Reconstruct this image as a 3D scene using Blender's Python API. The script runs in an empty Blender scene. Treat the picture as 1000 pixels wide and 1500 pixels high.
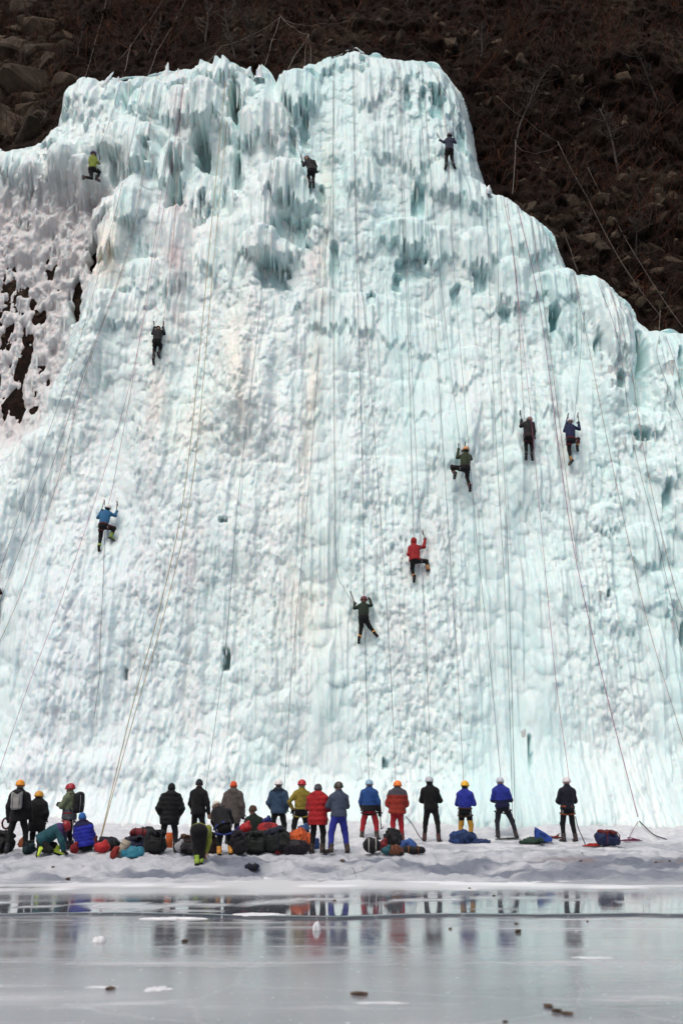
import bpy, math, random
import numpy as np
from mathutils import Vector, Matrix
R = math.radians
scene = bpy.context.scene
COL = scene.collection

# ------------------------------------------------------------------ camera
PITCH = math.atan((1190 - 750) / 1650)
HC = 1.45                                    # camera height above the lake ice
cam_d = bpy.data.cameras.new('camera')
cam = bpy.data.objects.new('camera', cam_d); COL.objects.link(cam)
cam.location = (0, 0, HC)
cam.rotation_euler = (math.pi / 2 + PITCH, 0, 0)
cam_d.sensor_fit = 'VERTICAL'; cam_d.sensor_height = 36
cam_d.lens = 36 * 1650 / 1500
cam_d.clip_end = 600
cam_d.dof.use_dof = True; cam_d.dof.focus_distance = 40; cam_d.dof.aperture_fstop = 1.6
scene.camera = cam

# ------------------------------------------------------------------ light
SUN_EL, SUN_AZ = R(60), R(205)               # soft light from high above, behind the camera
world = bpy.data.worlds.new('World'); scene.world = world; world.use_nodes = True
wn = world.node_tree.nodes; wl = world.node_tree.links
bg = wn['Background']
sky = wn.new('ShaderNodeTexSky'); sky.sky_type = 'NISHITA'; sky.sun_disc = False
sky.sun_elevation = SUN_EL; sky.sun_rotation = SUN_AZ
sky.air_density = .8; sky.dust_density = 6.0; sky.ozone_density = 1.0
wl.new(sky.outputs[0], bg.inputs[0]); bg.inputs[1].default_value = 0.115
sun_d = bpy.data.lights.new('sun', 'SUN'); sun_d.energy = 1.2; sun_d.angle = R(40); sun_d.color = (1.0, .95, .88)
sun = bpy.data.objects.new('sun', sun_d); COL.objects.link(sun)
_sd = Vector((math.sin(SUN_AZ) * math.cos(SUN_EL), math.cos(SUN_AZ) * math.cos(SUN_EL), math.sin(SUN_EL)))
sun.rotation_euler = _sd.to_track_quat('Z', 'Y').to_euler()
scene.view_settings.view_transform = 'Standard'; scene.view_settings.look = 'None'
scene.view_settings.exposure = 0.05; scene.view_settings.gamma = 1.0
scene.render.engine = 'CYCLES'
scene.cycles.use_denoising = True
scene.cycles.max_bounces = 8; scene.cycles.diffuse_bounces = 7; scene.cycles.glossy_bounces = 3

# ------------------------------------------------------------------ projection helpers (design time only)
_cp, _sp = math.cos(PITCH), math.sin(PITCH)
def px_at(x, y, Y):
    """the point in the place, at distance Y in front of the camera, that the photo shows at (x, y)"""
    u = 750 - y
    dy = _cp * 1650 - _sp * u; dz = _sp * 1650 + _cp * u
    return np.array([(x - 500) * Y / dy, Y + 0 * x, HC + dz * Y / dy]) if np.ndim(x) else Vector(((x - 500) * Y / dy, Y, HC + dz * Y / dy))
def to_px(X, Y, Z):
    dz = Z - HC
    f = _cp * Y + _sp * dz; u = -_sp * Y + _cp * dz
    return 500 + 1650 * X / f, 750 - 1650 * u / f

# ------------------------------------------------------------------ noise
_tab = np.random.RandomState(7).rand(8, 256, 256)
def vn(x, y, s=0):
    """smooth value noise, -1..1"""
    t = _tab[s % 8]; x = np.asarray(x) + 37.17 * s; y = np.asarray(y) + 11.3 * s
    xi = np.floor(x).astype(int); yi = np.floor(y).astype(int)
    fx = x - xi; fy = y - yi
    fx = fx * fx * fx * (fx * (fx * 6 - 15) + 10); fy = fy * fy * fy * (fy * (fy * 6 - 15) + 10)
    x0 = xi & 255; x1 = (xi + 1) & 255; y0 = yi & 255; y1 = (yi + 1) & 255
    a = t[x0, y0] * (1 - fx) + t[x1, y0] * fx
    b = t[x0, y1] * (1 - fx) + t[x1, y1] * fx
    return (a * (1 - fy) + b * fy) * 2 - 1
def fbm(x, y, o=4, s=0, g=.5):
    r = 0; a = 1; n = 0
    for k in range(o):
        r = r + a * vn(x * 2 ** k, y * 2 ** k, s + k); n += a; a *= g
    return r / n
def worley(x, y, s=0, jit=.9):
    """distance to the nearest jittered lattice point, and that cell's random number"""
    t = _tab[s % 8]; t2 = _tab[(s + 3) % 8]; t3 = _tab[(s + 5) % 8]
    xi = np.floor(x).astype(int); yi = np.floor(y).astype(int)
    best = np.full(np.shape(x), 9.); idr = np.zeros(np.shape(x)); sec = np.full(np.shape(x), 9.)
    for i in (-1, 0, 1):
        for j in (-1, 0, 1):
            a = (xi + i) & 255; b = (yi + j) & 255
            d = (xi + i + .5 + jit * (t[a, b] - .5) - x) ** 2 + (yi + j + .5 + jit * (t2[a, b] - .5) - y) ** 2
            m = d < best
            sec = np.where(m, best, np.minimum(sec, d))
            idr = np.where(m, t3[a, b], idr); best = np.where(m, d, best)
    return np.sqrt(best), np.sqrt(sec), idr
def sst(a, b, x):
    t = np.clip((x - a) / (b - a), 0, 1); return t * t * (3 - 2 * t)
def polydist(x, y, pts):
    """distance to a polyline in the plane"""
    d = np.full(np.shape(x), 1e9)
    for (x0, y0), (x1, y1) in zip(pts[:-1], pts[1:]):
        vx, vy = x1 - x0, y1 - y0
        t = np.clip(((x - x0) * vx + (y - y0) * vy) / (vx * vx + vy * vy), 0, 1)
        d = np.minimum(d, np.hypot(x - x0 - t * vx, y - y0 - t * vy))
    return d

# ------------------------------------------------------------------ materials
MATS = {}
def new_mat(name):
    m = bpy.data.materials.new(name); m.use_nodes = True
    nt = m.node_tree
    return m, nt, nt.nodes['Principled BSDF']
def nd(nt, t, **kw):
    n = nt.nodes.new(t)
    for k, v in kw.items():
        if k.startswith('i_'):
            n.inputs[k[2:].replace('_', ' ')].default_value = v
        else: setattr(n, k, v)
    return n
def noise_node(nt, scale, detail=4, rough=.55, vec=None, dist=0.):
    n = nd(nt, 'ShaderNodeTexNoise'); n.inputs['Scale'].default_value = scale
    n.inputs['Detail'].default_value = detail; n.inputs['Roughness'].default_value = rough
    n.inputs['Distortion'].default_value = dist
    if vec is not None: nt.links.new(vec, n.inputs['Vector'])
    return n
def ramp(nt, fac, stops):
    r = nd(nt, 'ShaderNodeValToRGB'); nt.links.new(fac, r.inputs[0])
    e = r.color_ramp.elements
    while len(e) < len(stops): e.new(.5)
    for el, (p, c) in zip(e, stops):
        el.position = p; el.color = (*c, 1) if len(c) == 3 else c
    return r
def bump(nt, b, h, strength=.5, dist=.02):
    n = nd(nt, 'ShaderNodeBump'); n.inputs['Strength'].default_value = strength
    n.inputs['Distance'].default_value = dist
    nt.links.new(h, n.inputs['Height']); nt.links.new(n.outputs[0], b.inputs['Normal']); return n
def coord(nt, out='Object', scale=None):
    c = nd(nt, 'ShaderNodeTexCoord')
    if scale is None: return c.outputs[out]
    m = nd(nt, 'ShaderNodeMapping'); m.inputs['Scale'].default_value = scale
    nt.links.new(c.outputs[out], m.inputs[0]); return m.outputs[0]

def mat_ice():
    m, nt, b = new_mat('waterfall ice')
    at = nd(nt, 'ShaderNodeAttribute', attribute_name='tint')
    v = coord(nt, 'Object', (1, 1, .2))
    n1 = noise_node(nt, 10, 6, .65, v)
    n2 = noise_node(nt, 30, 4, .6, coord(nt, 'Object', (1, 1, .4)))
    r = ramp(nt, n1.outputs[0], [(.3, (.90, .95, .96)), (.62, (1, 1, 1))])
    mx = nd(nt, 'ShaderNodeMix', data_type='RGBA', blend_type='MULTIPLY'); mx.inputs[0].default_value = 1
    nt.links.new(at.outputs[0], mx.inputs[6]); nt.links.new(r.outputs[0], mx.inputs[7])
    nt.links.new(mx.outputs[2], b.inputs['Base Color'])
    b.inputs['Roughness'].default_value = .34
    b.inputs['IOR'].default_value = 1.31
    b.inputs['Subsurface Weight'].default_value = .55
    b.inputs['Subsurface Radius'].default_value = (.35, .8, 1.0)
    b.inputs['Subsurface Scale'].default_value = .18
    ad = nd(nt, 'ShaderNodeMath', operation='MULTIPLY_ADD'); ad.inputs[1].default_value = .5
    nt.links.new(n2.outputs[0], ad.inputs[0]); nt.links.new(n1.outputs[0], ad.inputs[2])
    bump(nt, b, ad.outputs[0], .42, .05)
    return m
def mat_cliff():
    m, nt, b = new_mat('brown hillside')
    at = nd(nt, 'ShaderNodeAttribute', attribute_name='tint')
    v = coord(nt, 'Object')
    n1 = noise_node(nt, 3.2, 8, .72, v, .6)
    r = ramp(nt, n1.outputs[0], [(.34, (.10, .09, .09)), (.5, (.65, .6, .58)), (.66, (1.9, 1.8, 1.7))])  # rock mottle; its dark stop paints in the shadowed gaps between rocks and brush
    mx = nd(nt, 'ShaderNodeMix', data_type='RGBA', blend_type='MULTIPLY'); mx.inputs[0].default_value = 1
    nt.links.new(at.outputs[0], mx.inputs[6]); nt.links.new(r.outputs[0], mx.inputs[7])
    nt.links.new(mx.outputs[2], b.inputs['Base Color'])
    b.inputs['Roughness'].default_value = .9; b.inputs['Specular IOR Level'].default_value = .15
    n2 = noise_node(nt, 9, 8, .75, v)
    bump(nt, b, n2.outputs[0], 1.0, .3)
    return m
def mat_rock(name, c0, c1, scale=4, spec=.2):
    m, nt, b = new_mat(name)
    oi = nd(nt, 'ShaderNodeObjectInfo')
    v = coord(nt, 'Object')
    ad = nd(nt, 'ShaderNodeVectorMath', operation='ADD')
    nt.links.new(v, ad.inputs[0]); nt.links.new(oi.outputs['Location'], ad.inputs[1])
    n1 = noise_node(nt, scale, 7, .65, ad.outputs[0])
    r = ramp(nt, n1.outputs[0], [(.3, c0), (.7, c1)])
    h = nd(nt, 'ShaderNodeHueSaturation')
    mr = nd(nt, 'ShaderNodeMapRange'); mr.inputs[3].default_value = .55; mr.inputs[4].default_value = 1.25
    nt.links.new(oi.outputs['Random'], mr.inputs[0]); nt.links.new(mr.outputs[0], h.inputs['Value'])
    nt.links.new(r.outputs[0], h.inputs['Color']); nt.links.new(h.outputs[0], b.inputs['Base Color'])
    b.inputs['Roughness'].default_value = .85; b.inputs['Specular IOR Level'].default_value = spec
    n2 = noise_node(nt, scale * 4, 6, .7, ad.outputs[0]); bump(nt, b, n2.outputs[0], .7, .05)
    return m
def mat_snow():
    m, nt, b = new_mat('trodden snow and bank ice')
    v = coord(nt, 'Object')
    at = nd(nt, 'ShaderNodeAttribute', attribute_name='tint')
    n1 = noise_node(nt, 3, 6, .65, v)
    r = ramp(nt, n1.outputs[0], [(.3, (.74, .76, .81)), (.62, (1, 1, 1))])
    mx = nd(nt, 'ShaderNodeMix', data_type='RGBA', blend_type='MULTIPLY'); mx.inputs[0].default_value = 1
    nt.links.new(at.outputs[0], mx.inputs[6]); nt.links.new(r.outputs[0], mx.inputs[7])
    nt.links.new(mx.outputs[2], b.inputs['Base Color'])
    b.inputs['Roughness'].default_value = .5; b.inputs['IOR'].default_value = 1.31
    n2 = noise_node(nt, 7, 8, .75, v); bump(nt, b, n2.outputs[0], .9, .09)
    return m
def mat_lake(name, r0, r1, c0, c1, frost, bstr):
    m, nt, b = new_mat(name)
    v = coord(nt, 'Object'); vs = coord(nt, 'Object', (.35, 1, 1)); vl = coord(nt, 'Object', (.12, 1, 1))
    n1 = noise_node(nt, .5, 6, .6, vs)
    r = ramp(nt, n1.outputs[0], [(.3, c0), (.7, c1)])
    # frost: fine snow dust and white crust blown into streaks
    n2 = noise_node(nt, 1.3, 8, .72, vl, .4); n3 = noise_node(nt, 15, 4, .65, v)
    f1 = ramp(nt, n2.outputs[0], [(frost, (0, 0, 0)), (frost + .16, (1, 1, 1))])
    f2 = ramp(nt, n3.outputs[0], [(.655, (0, 0, 0)), (.70, (1, 1, 1))])
    vo = nd(nt, 'ShaderNodeTexVoronoi', feature='DISTANCE_TO_EDGE'); vo.inputs['Scale'].default_value = .55
    wv = noise_node(nt, .9, 4, .6, v); wm = nd(nt, 'ShaderNodeMix', data_type='VECTOR'); wm.inputs[0].default_value = .3
    nt.links.new(v, wm.inputs[4]); nt.links.new(wv.outputs['Color'], wm.inputs[5]); nt.links.new(wm.outputs[1], vo.inputs['Vector'])
    ck = ramp(nt, vo.outputs['Distance'], [(.0, (1, 1, 1)), (.012, (0, 0, 0))])
    at = nd(nt, 'ShaderNodeAttribute', attribute_name='dust')
    s = nd(nt, 'ShaderNodeMath', operation='MULTIPLY_ADD', use_clamp=True); s.inputs[1].default_value = .55
    nt.links.new(f1.outputs[0], s.inputs[0])
    s2 = nd(nt, 'ShaderNodeMath', operation='MULTIPLY_ADD', use_clamp=True); s2.inputs[1].default_value = .6
    nt.links.new(f2.outputs[0], s2.inputs[0]); nt.links.new(at.outputs['Fac'], s2.inputs[2])
    s3 = nd(nt, 'ShaderNodeMath', operation='MULTIPLY_ADD', use_clamp=True); s3.inputs[1].default_value = .11
    nt.links.new(ck.outputs[0], s3.inputs[0]); nt.links.new(s2.outputs[0], s3.inputs[2]); nt.links.new(s3.outputs[0], s.inputs[2])
    mx = nd(nt, 'ShaderNodeMix', data_type='RGBA'); nt.links.new(s.outputs[0], mx.inputs[0])
    nt.links.new(r.outputs[0], mx.inputs[6]); mx.inputs[7].default_value = (.78, .80, .83, 1)
    nt.links.new(mx.outputs[2], b.inputs['Base Color'])
    n4 = noise_node(nt, .8, 5, .6, vs)
    rr = nd(nt, 'ShaderNodeMapRange'); rr.inputs[1].default_value = .3; rr.inputs[2].default_value = .7
    rr.inputs[3].default_value = r0; rr.inputs[4].default_value = r1
    nt.links.new(n4.outputs[0], rr.inputs[0])
    ra = nd(nt, 'ShaderNodeMath', operation='MULTIPLY_ADD', use_clamp=True); ra.inputs[1].default_value = .5
    nt.links.new(s.outputs[0], ra.inputs[0]); nt.links.new(rr.outputs[0], ra.inputs[2])
    nt.links.new(ra.outputs[0], b.inputs['Roughness'])
    b.inputs['IOR'].default_value = 1.31; b.inputs['Specular IOR Level'].default_value = .3
    n5 = noise_node(nt, 5, 5, .6, vs); bump(nt, b, n5.outputs[0], bstr, .01)
    return m

# ------------------------------------------------------------------ mesh helpers
def mesh_np(name, V, F, mats=(), smooth=True, attrs=None, mi=None):
    """V (n,3), F (m,4) or (m,3) arrays -> mesh"""
    V = np.asarray(V, np.float32); F = np.asarray(F, np.int32)
    me = bpy.data.meshes.new(name)
    k = F.shape[1]
    me.vertices.add(len(V)); me.vertices.foreach_set('co', V.ravel())
    me.loops.add(F.size); me.loops.foreach_set('vertex_index', F.ravel())
    me.polygons.add(len(F)); me.polygons.foreach_set('loop_start', np.arange(len(F), dtype=np.int32) * k)
    me.polygons.foreach_set('loop_total', np.full(len(F), k, np.int32))
    if smooth: me.polygons.foreach_set('use_smooth', np.ones(len(F), bool))
    for m in mats: me.materials.append(m)
    if mi is not None: me.polygons.foreach_set('material_index', np.asarray(mi, np.int32))
    me.update(calc_edges=True); me.validate()
    for an, dat in (attrs or {}).items():
        if dat.ndim == 1:
            a = me.attributes.new(an, 'FLOAT', 'POINT'); a.data.foreach_set('value', dat.astype(np.float32))
        else:
            a = me.attributes.new(an, 'FLOAT_COLOR', 'POINT')
            c = np.ones((len(dat), 4), np.float32); c[:, :3] = dat; a.data.foreach_set('color', c.ravel())
    return me
def link(name, me, parent=None, loc=None, rot=None):
    o = bpy.data.objects.new(name, me); COL.objects.link(o)
    if parent is not None: o.parent = parent
    if loc is not None: o.location = loc
    if rot is not None: o.rotation_euler = rot
    return o
def tag(o, label=None, cat=None, group=None, kind=None):
    if label: o['label'] = label
    if cat: o['category'] = cat
    if group: o['group'] = group
    if kind: o['kind'] = kind
    return o
def grid_faces(nr, nc, keep=None):
    i = np.arange(nr - 1)[:, None] * nc + np.arange(nc - 1)[None, :]
    F = np.stack([i, i + 1, i + nc + 1, i + nc], -1).reshape(-1, 4)
    return F if keep is None else F[keep.ravel()]
def compact(V, F, *dat):
    used = np.zeros(len(V), bool); used[F.ravel()] = True
    idx = np.cumsum(used) - 1
    return (V[used], idx[F]) + tuple(d[used] for d in dat)
def tube(pts, radii, n=6, cap=True):
    """swept tube through pts -> V, F(quads)"""
    P = np.asarray([tuple(p) for p in pts], float); rr = np.broadcast_to(np.asarray(radii, float), (len(P),))
    T = np.gradient(P, axis=0); T /= np.linalg.norm(T, axis=1)[:, None] + 1e-9
    a = np.array([.31, .87, .12]); V = []
    for p, t, r in zip(P, T, rr):
        s = np.cross(t, a); s /= np.linalg.norm(s) + 1e-9; b = np.cross(s, t)
        for k in range(n):
            an = 2 * math.pi * k / n
            V.append(p + r * (math.cos(an) * s + math.sin(an) * b))
    F = [[i * n + k, i * n + (k + 1) % n, (i + 1) * n + (k + 1) % n, (i + 1) * n + k] for i in range(len(P) - 1) for k in range(n)]
    if cap:
        V += [P[0], P[-1]]; c0, c1 = len(V) - 2, len(V) - 1; o = (len(P) - 1) * n
        F += [[c0, (k + 1) % n, k, k] for k in range(0)]
        for k in range(0, n, 2):
            F.append([c0, (k + 2) % n, (k + 1) % n, k]); F.append([c1, o + k, o + (k + 1) % n, o + (k + 2) % n])
    return np.array(V), np.array(F)
def join_vf(parts):
    V = []; F = []; n = 0
    for v, f in parts:
        V.append(v); F.append(np.asarray(f) + n); n += len(v)
    return np.vstack(V), np.vstack(F)
# ------------------------------------------------------------------ hillside (behind the ice) and frozen waterfall
def Yc_smooth(X, Z):
    """the rock face the ice grows on: steep, slightly bowed, easing back above the ice"""
    y = 37.6 + .26 * (Z - 1.5) + .0045 * (X - 1.5) ** 2
    return y + .012 * np.clip(Z - 24, 0, 99) ** 2 * .5
SIL = [(-260, 300), (-120, 235), (0, 216), (20, 212), (40, 208), (62, 200), (76, 188), (80, 160), (96, 138), (112, 126), (130, 120), (160, 112), (182, 104), (205, 104), (222, 98), (240, 95), (246, 98), (270, 99),
       (300, 94), (330, 92), (350, 98), (366, 104), (374, 128), (381, 95), (392, 108), (404, 122), (420, 108), (440, 98), (456, 92), (470, 86), (480, 76), (492, 74), (505, 66), (513, 64), (521, 60), (532, 68), (542, 80), (560, 82), (585, 83), (606, 84), (624, 88), (640, 97), (655, 108), (670, 124), (682, 145), (690, 168), (693, 190),
       (699, 222), (708, 244), (714, 268), (736, 280), (760, 296), (782, 312), (800, 330), (818, 352), (830, 378), (838, 396), (860, 403), (880, 412), (905, 430), (930, 452), (948, 474), (962, 489), (985, 492), (1000, 487), (1060, 500), (1130, 470), (1260, 560)]
SIL = [(x, y - 15 + 2 * (x > 700)) for x, y in SIL]
_sx = np.array([p[0] for p in SIL], float); _sy = np.array([p[1] for p in SIL], float)

NR, NC = 985, 860
_zz = np.linspace(.9, 41, NR); _ss = np.linspace(-1, 1, NC)
GZ = np.repeat(_zz[:, None], NC, 1)
def half(z): return 13.5 + z / 40 * 6.8
GX = _ss[None, :] * half(GZ)
CL = Yc_smooth(GX, GZ)
# photo position of every point of the face: used to put the big features of the fall where they are
PXx, PXy = to_px(GX, CL - 1.3, GZ)
wob = 12 * vn(GX * .8, GZ * .3, 4) + 6 * vn(GX * 1.7, GZ * 1.0, 1)
d_sil = (PXy - np.interp(PXx, _sx, _sy) + wob) / 30.
d2 = polydist(PXx, PXy, SIL) / 30.
d_sil = np.sign(d_sil) * np.minimum(np.abs(d_sil), d2 * 1.15)
T = 1.55 * np.sqrt(np.clip(d_sil / 2.6, 0, 1)) + np.minimum(d_sil, 0) * 2.4
def ridge(pts, w, amp, pw=1.5):
    d = polydist(PXx, PXy, pts) / w
    return amp * np.exp(-np.abs(d) ** pw * 1.2)
def blob(x, y, wx, wy): return np.exp(-((PXx - x) / wx) ** 2 - ((PXy - y) / wy) ** 2)
inside = sst(0, 1.2, d_sil)
T += inside * (ridge([(190, 335), (168, 400), (140, 480), (100, 570), (40, 690), (0, 790)], 42, .75)
   + ridge([(386, 120), (388, 330), (368, 480), (345, 600)], 40, .8) + ridge([(520, 80), (522, 300)], 50, .45)
   + ridge([(640, 110), (650, 300)], 45, .35) + ridge([(872, 430), (892, 590)], 38, .65) + ridge([(975, 500), (990, 700), (1000, 900)], 34, .6)
   + ridge([(245, 340), (262, 420), (235, 560), (240, 700)], 30, .35) + ridge([(300, 150), (310, 210)], 26, .5) + ridge([(430, 140), (445, 190)], 26, .4)
   + ridge([(205, 230), (210, 300)], 28, .45) + ridge([(130, 150), (150, 220)], 40, .3)
   - ridge([(927, 480), (925, 600)], 12, .75) - ridge([(240, 230), (262, 300)], 14, .6) - ridge([(300, 240), (325, 300), (340, 330)], 13, .55)
   - ridge([(372, 120), (352, 200), (350, 290)], 11, .55) - ridge([(140, 360), (120, 470), (70, 580)], 26, .7))
T += .75 * blob(860, 1155, 150, 45) + .4 * blob(600, 1170, 120, 30) + .35 * blob(150, 1130, 200, 30)
T += .5 * blob(530, 520, 110, 60) + .35 * blob(680, 620, 90, 60) + .3 * blob(390, 640, 60, 70)
T += .5 * vn(GX * .28, GZ * .16, 3) * inside + .22 * vn(GX * .8, GZ * .35, 4) * inside
# the rime-coated rock at the left: hardly any ice, the rock shows between the lumps
rime = sst(185, 75, PXx + .25 * (PXy - 430) + 22 * vn(GX * 1.1, GZ * .9, 2)) * sst(700, 610, PXy + .0 * PXx) * sst(225, 300, PXy)
rime = np.clip(rime - .5 * ridge([(190, 335), (140, 480), (40, 690)], 30, 1), 0, 1)
T = T * (1 - rime) + rime * (-.40 - .25 * blob(20, 500, 50, 100) + .26 * vn(GX * 2.2, GZ * 1.5, 5) + .14 * vn(GX * 5.5, GZ * 2.2, 6) + .45 * sst(400, 290, PXy) + .08 * sst(500, 620, PXy))
# caves and slots in the ice: (x, y, half width, half height, depth, how blue the clear ice inside is)
CAVES = [(347, 168, 7, 36, 2.4, 0), (302, 236, 11, 22, 1.6, .1), (262, 282, 10, 42, 1.1, .2), (351, 272, 6, 26, .8, .2), (300, 318, 5, 22, .7, .2),
         (432, 358, 27, 26, .6, .5), (404, 422, 20, 22, .55, .7), (600, 400, 22, 18, .42, .6), (806, 476, 7, 18, 1.0, 1), (931, 520, 6, 30, 1.6, .4), (960, 742, 6, 22, .42, .8),
          (335, 968, 5, 15, 1.0, .1), (192, 992, 2.5, 9, .45, .2), (136, 366, 11, 22, 1.6, 0), (108, 432, 9, 32, 1.6, 0), (188, 152, 5, 26, .9, .2), (330, 772, 8, 4, .4, .2),
         (768, 1103, 3, 26, .5, .3), (563, 1120, 4, 8, .4, .3), (612, 306, 9, 27, .6, 1), (594, 166, 5, 17, .4, .7), (616, 168, 5, 22, .5, .8), (637, 172, 9, 26, .6, .9), (447, 205, 6, 26, .7, .5), (674, 210, 6, 22, .5, .7),
         (897, 572, 6, 13, .6, .5), (928, 652, 10, 8, .4, .5), (986, 935, 4, 18, .6, .3), (868, 521, 5, 14, .4, .6), (700, 420, 9, 20, .4, .7), (665, 440, 7, 16, .4, .7), (543, 445, 6, 11, .4, .6), (580, 420, 6, 14, .4, .6),
         (760, 500, 6, 14, .35, .6), (705, 562, 5, 12, .35, .5), (870, 800, 7, 9, .35, .5), (880, 877, 3, 6, .5, .2),
         (300, 560, 6, 14, .3, .3), (490, 390, 6, 30, .4, .5), (190, 700, 4, 10, .3, .1), (530, 110, 5, 16, .4, .6), (545, 160, 5, 16, .3, .5),
         (222, 250, 5, 20, .6, .4), (430, 230, 5, 20, .5, .5), (470, 300, 6, 18, .4, .4), (640, 560, 7, 8, .35, .5), (555, 620, 5, 6, .35, .5), (735, 470, 8, 14, .4, .6), (980, 560, 5, 30, .5, .6), (820, 600, 6, 10, .35, .5), (880, 690, 6, 9, .3, .5), (905, 760, 6, 9, .3, .5),
         (170, 260, 5, 22, .5, .3)]
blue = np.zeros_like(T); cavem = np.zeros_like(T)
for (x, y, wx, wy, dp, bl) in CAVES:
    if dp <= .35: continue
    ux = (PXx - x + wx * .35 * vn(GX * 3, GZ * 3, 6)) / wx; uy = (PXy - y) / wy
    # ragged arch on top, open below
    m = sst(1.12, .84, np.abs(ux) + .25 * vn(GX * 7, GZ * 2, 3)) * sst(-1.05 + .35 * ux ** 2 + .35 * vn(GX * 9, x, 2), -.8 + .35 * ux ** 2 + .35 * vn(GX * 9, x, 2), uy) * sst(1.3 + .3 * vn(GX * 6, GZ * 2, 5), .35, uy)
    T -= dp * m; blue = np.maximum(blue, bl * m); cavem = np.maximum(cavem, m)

# lumps: domes with a hanging, fringed lower edge, in three sizes
rng = np.random.RandomState(11)
def stamp_layer(count, wr, lr, dr, zone, fringe, seed):
    H = np.zeros((NR, NC)); r = np.random.RandomState(seed)
    dz = _zz[1] - _zz[0]
    cz = r.uniform(.9, 41, count * 3); cs = r.uniform(-1, 1, count * 3)
    ri = np.clip(((cz - .9) / dz).astype(int), 0, NR - 1); ci = np.clip(((cs + 1) / 2 * (NC - 1)).astype(int), 0, NC - 1)
    pr = zone[ri, ci]; ok = r.rand(count * 3) < pr
    for k in np.nonzero(ok)[0][:count]:
        sc = r.uniform(0, 1) ** 1.6
        w = wr[0] + (wr[1] - wr[0]) * sc; l = (lr[0] + (lr[1] - lr[0]) * sc) * r.uniform(.7, 1.3); d = (dr[0] + (dr[1] - dr[0]) * sc) * r.uniform(.7, 1.2)
        z0 = cz[k]; hx = half(z0); x0 = cs[k] * hx
        i0 = max(int((z0 - 1.05 * l - .9) / dz), 0); i1 = min(int((z0 - .9) / dz) + 2, NR)
        j0 = max(int(((x0 - w) / hx + 1) / 2 * (NC - 1)) - 1, 0); j1 = min(int(((x0 + w) / hx + 1) / 2 * (NC - 1)) + 3, NC)
        if i1 - i0 < 2 or j1 - j0 < 2: continue
        X = GX[i0:i1, j0:j1]; Z = GZ[i0:i1, j0:j1]
        sl = r.uniform(-.12, .12)
        v = (z0 - Z) / l; u = (X - x0 + sl * (z0 - Z)) / w
        fr = vn(X * r.uniform(5, 11), np.full_like(X, k * .7), k % 8) * fringe
        arch = .22 * u * u
        cap = np.sqrt(np.clip(1 - (1 - np.clip((v - arch) / .38, 0, 1)) ** 2, 0, 1))
        side = np.clip(1 - u * u, 0, 1) ** .45
        vend = .82 + fr - .25 * np.abs(u)
        body = (1 - .25 * v) * sst(vend + .06, vend - .02, v)
        h = d * cap * side * body * (1 + .18 * fr * 2 * np.clip(v, 0, 1))
        np.maximum(H[i0:i1, j0:j1], h, out=H[i0:i1, j0:j1])
    return H
top = sst(620, 380, PXy); low = sst(600, 900, PXy); midr = sst(420, 560, PXx) * (1 - low * .6)
rightlow = sst(820, 900, PXx) * sst(650, 760, PXy)
def lump_layer(count, wr, ar, dr, zone, seed):
    """plain rounded lumps, flatter underneath"""
    H = np.zeros((NR, NC)); r = np.random.RandomState(seed); dz = _zz[1] - _zz[0]
    cz = r.uniform(.9, 41, count * 3); cs = r.uniform(-1, 1, count * 3)
    ri = np.clip(((cz - .9) / dz).astype(int), 0, NR - 1); ci = np.clip(((cs + 1) / 2 * (NC - 1)).astype(int), 0, NC - 1)
    ok = r.rand(count * 3) < zone[ri, ci]
    for k in np.nonzero(ok)[0][:count]:
        sc = r.uniform(0, 1) ** 1.5
        w = wr[0] + (wr[1] - wr[0]) * sc; a = r.uniform(*ar); d = (dr[0] + (dr[1] - dr[0]) * sc) * r.uniform(.6, 1.2)
        z0 = cz[k]; hx = half(z0); x0 = cs[k] * hx; l = w * a
        i0 = max(int((z0 - l * 1.3 - .9) / dz), 0); i1 = min(int((z0 + l - .9) / dz) + 2, NR)
        j0 = max(int(((x0 - w) / hx + 1) / 2 * (NC - 1)) - 1, 0); j1 = min(int(((x0 + w) / hx + 1) / 2 * (NC - 1)) + 3, NC)
        if i1 - i0 < 2 or j1 - j0 < 2: continue
        u = (GX[i0:i1, j0:j1] - x0) / w; v = (GZ[i0:i1, j0:j1] - z0) / l
        v = np.where(v < 0, v / 1.25 + .12 * u * u, v)
        q = np.clip(1 - u * u - v * v, 0, 1) ** .55
        q = q * (1 - .3 * v)
        np.maximum(H[i0:i1, j0:j1], d * q, out=H[i0:i1, j0:j1])
    return H
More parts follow.
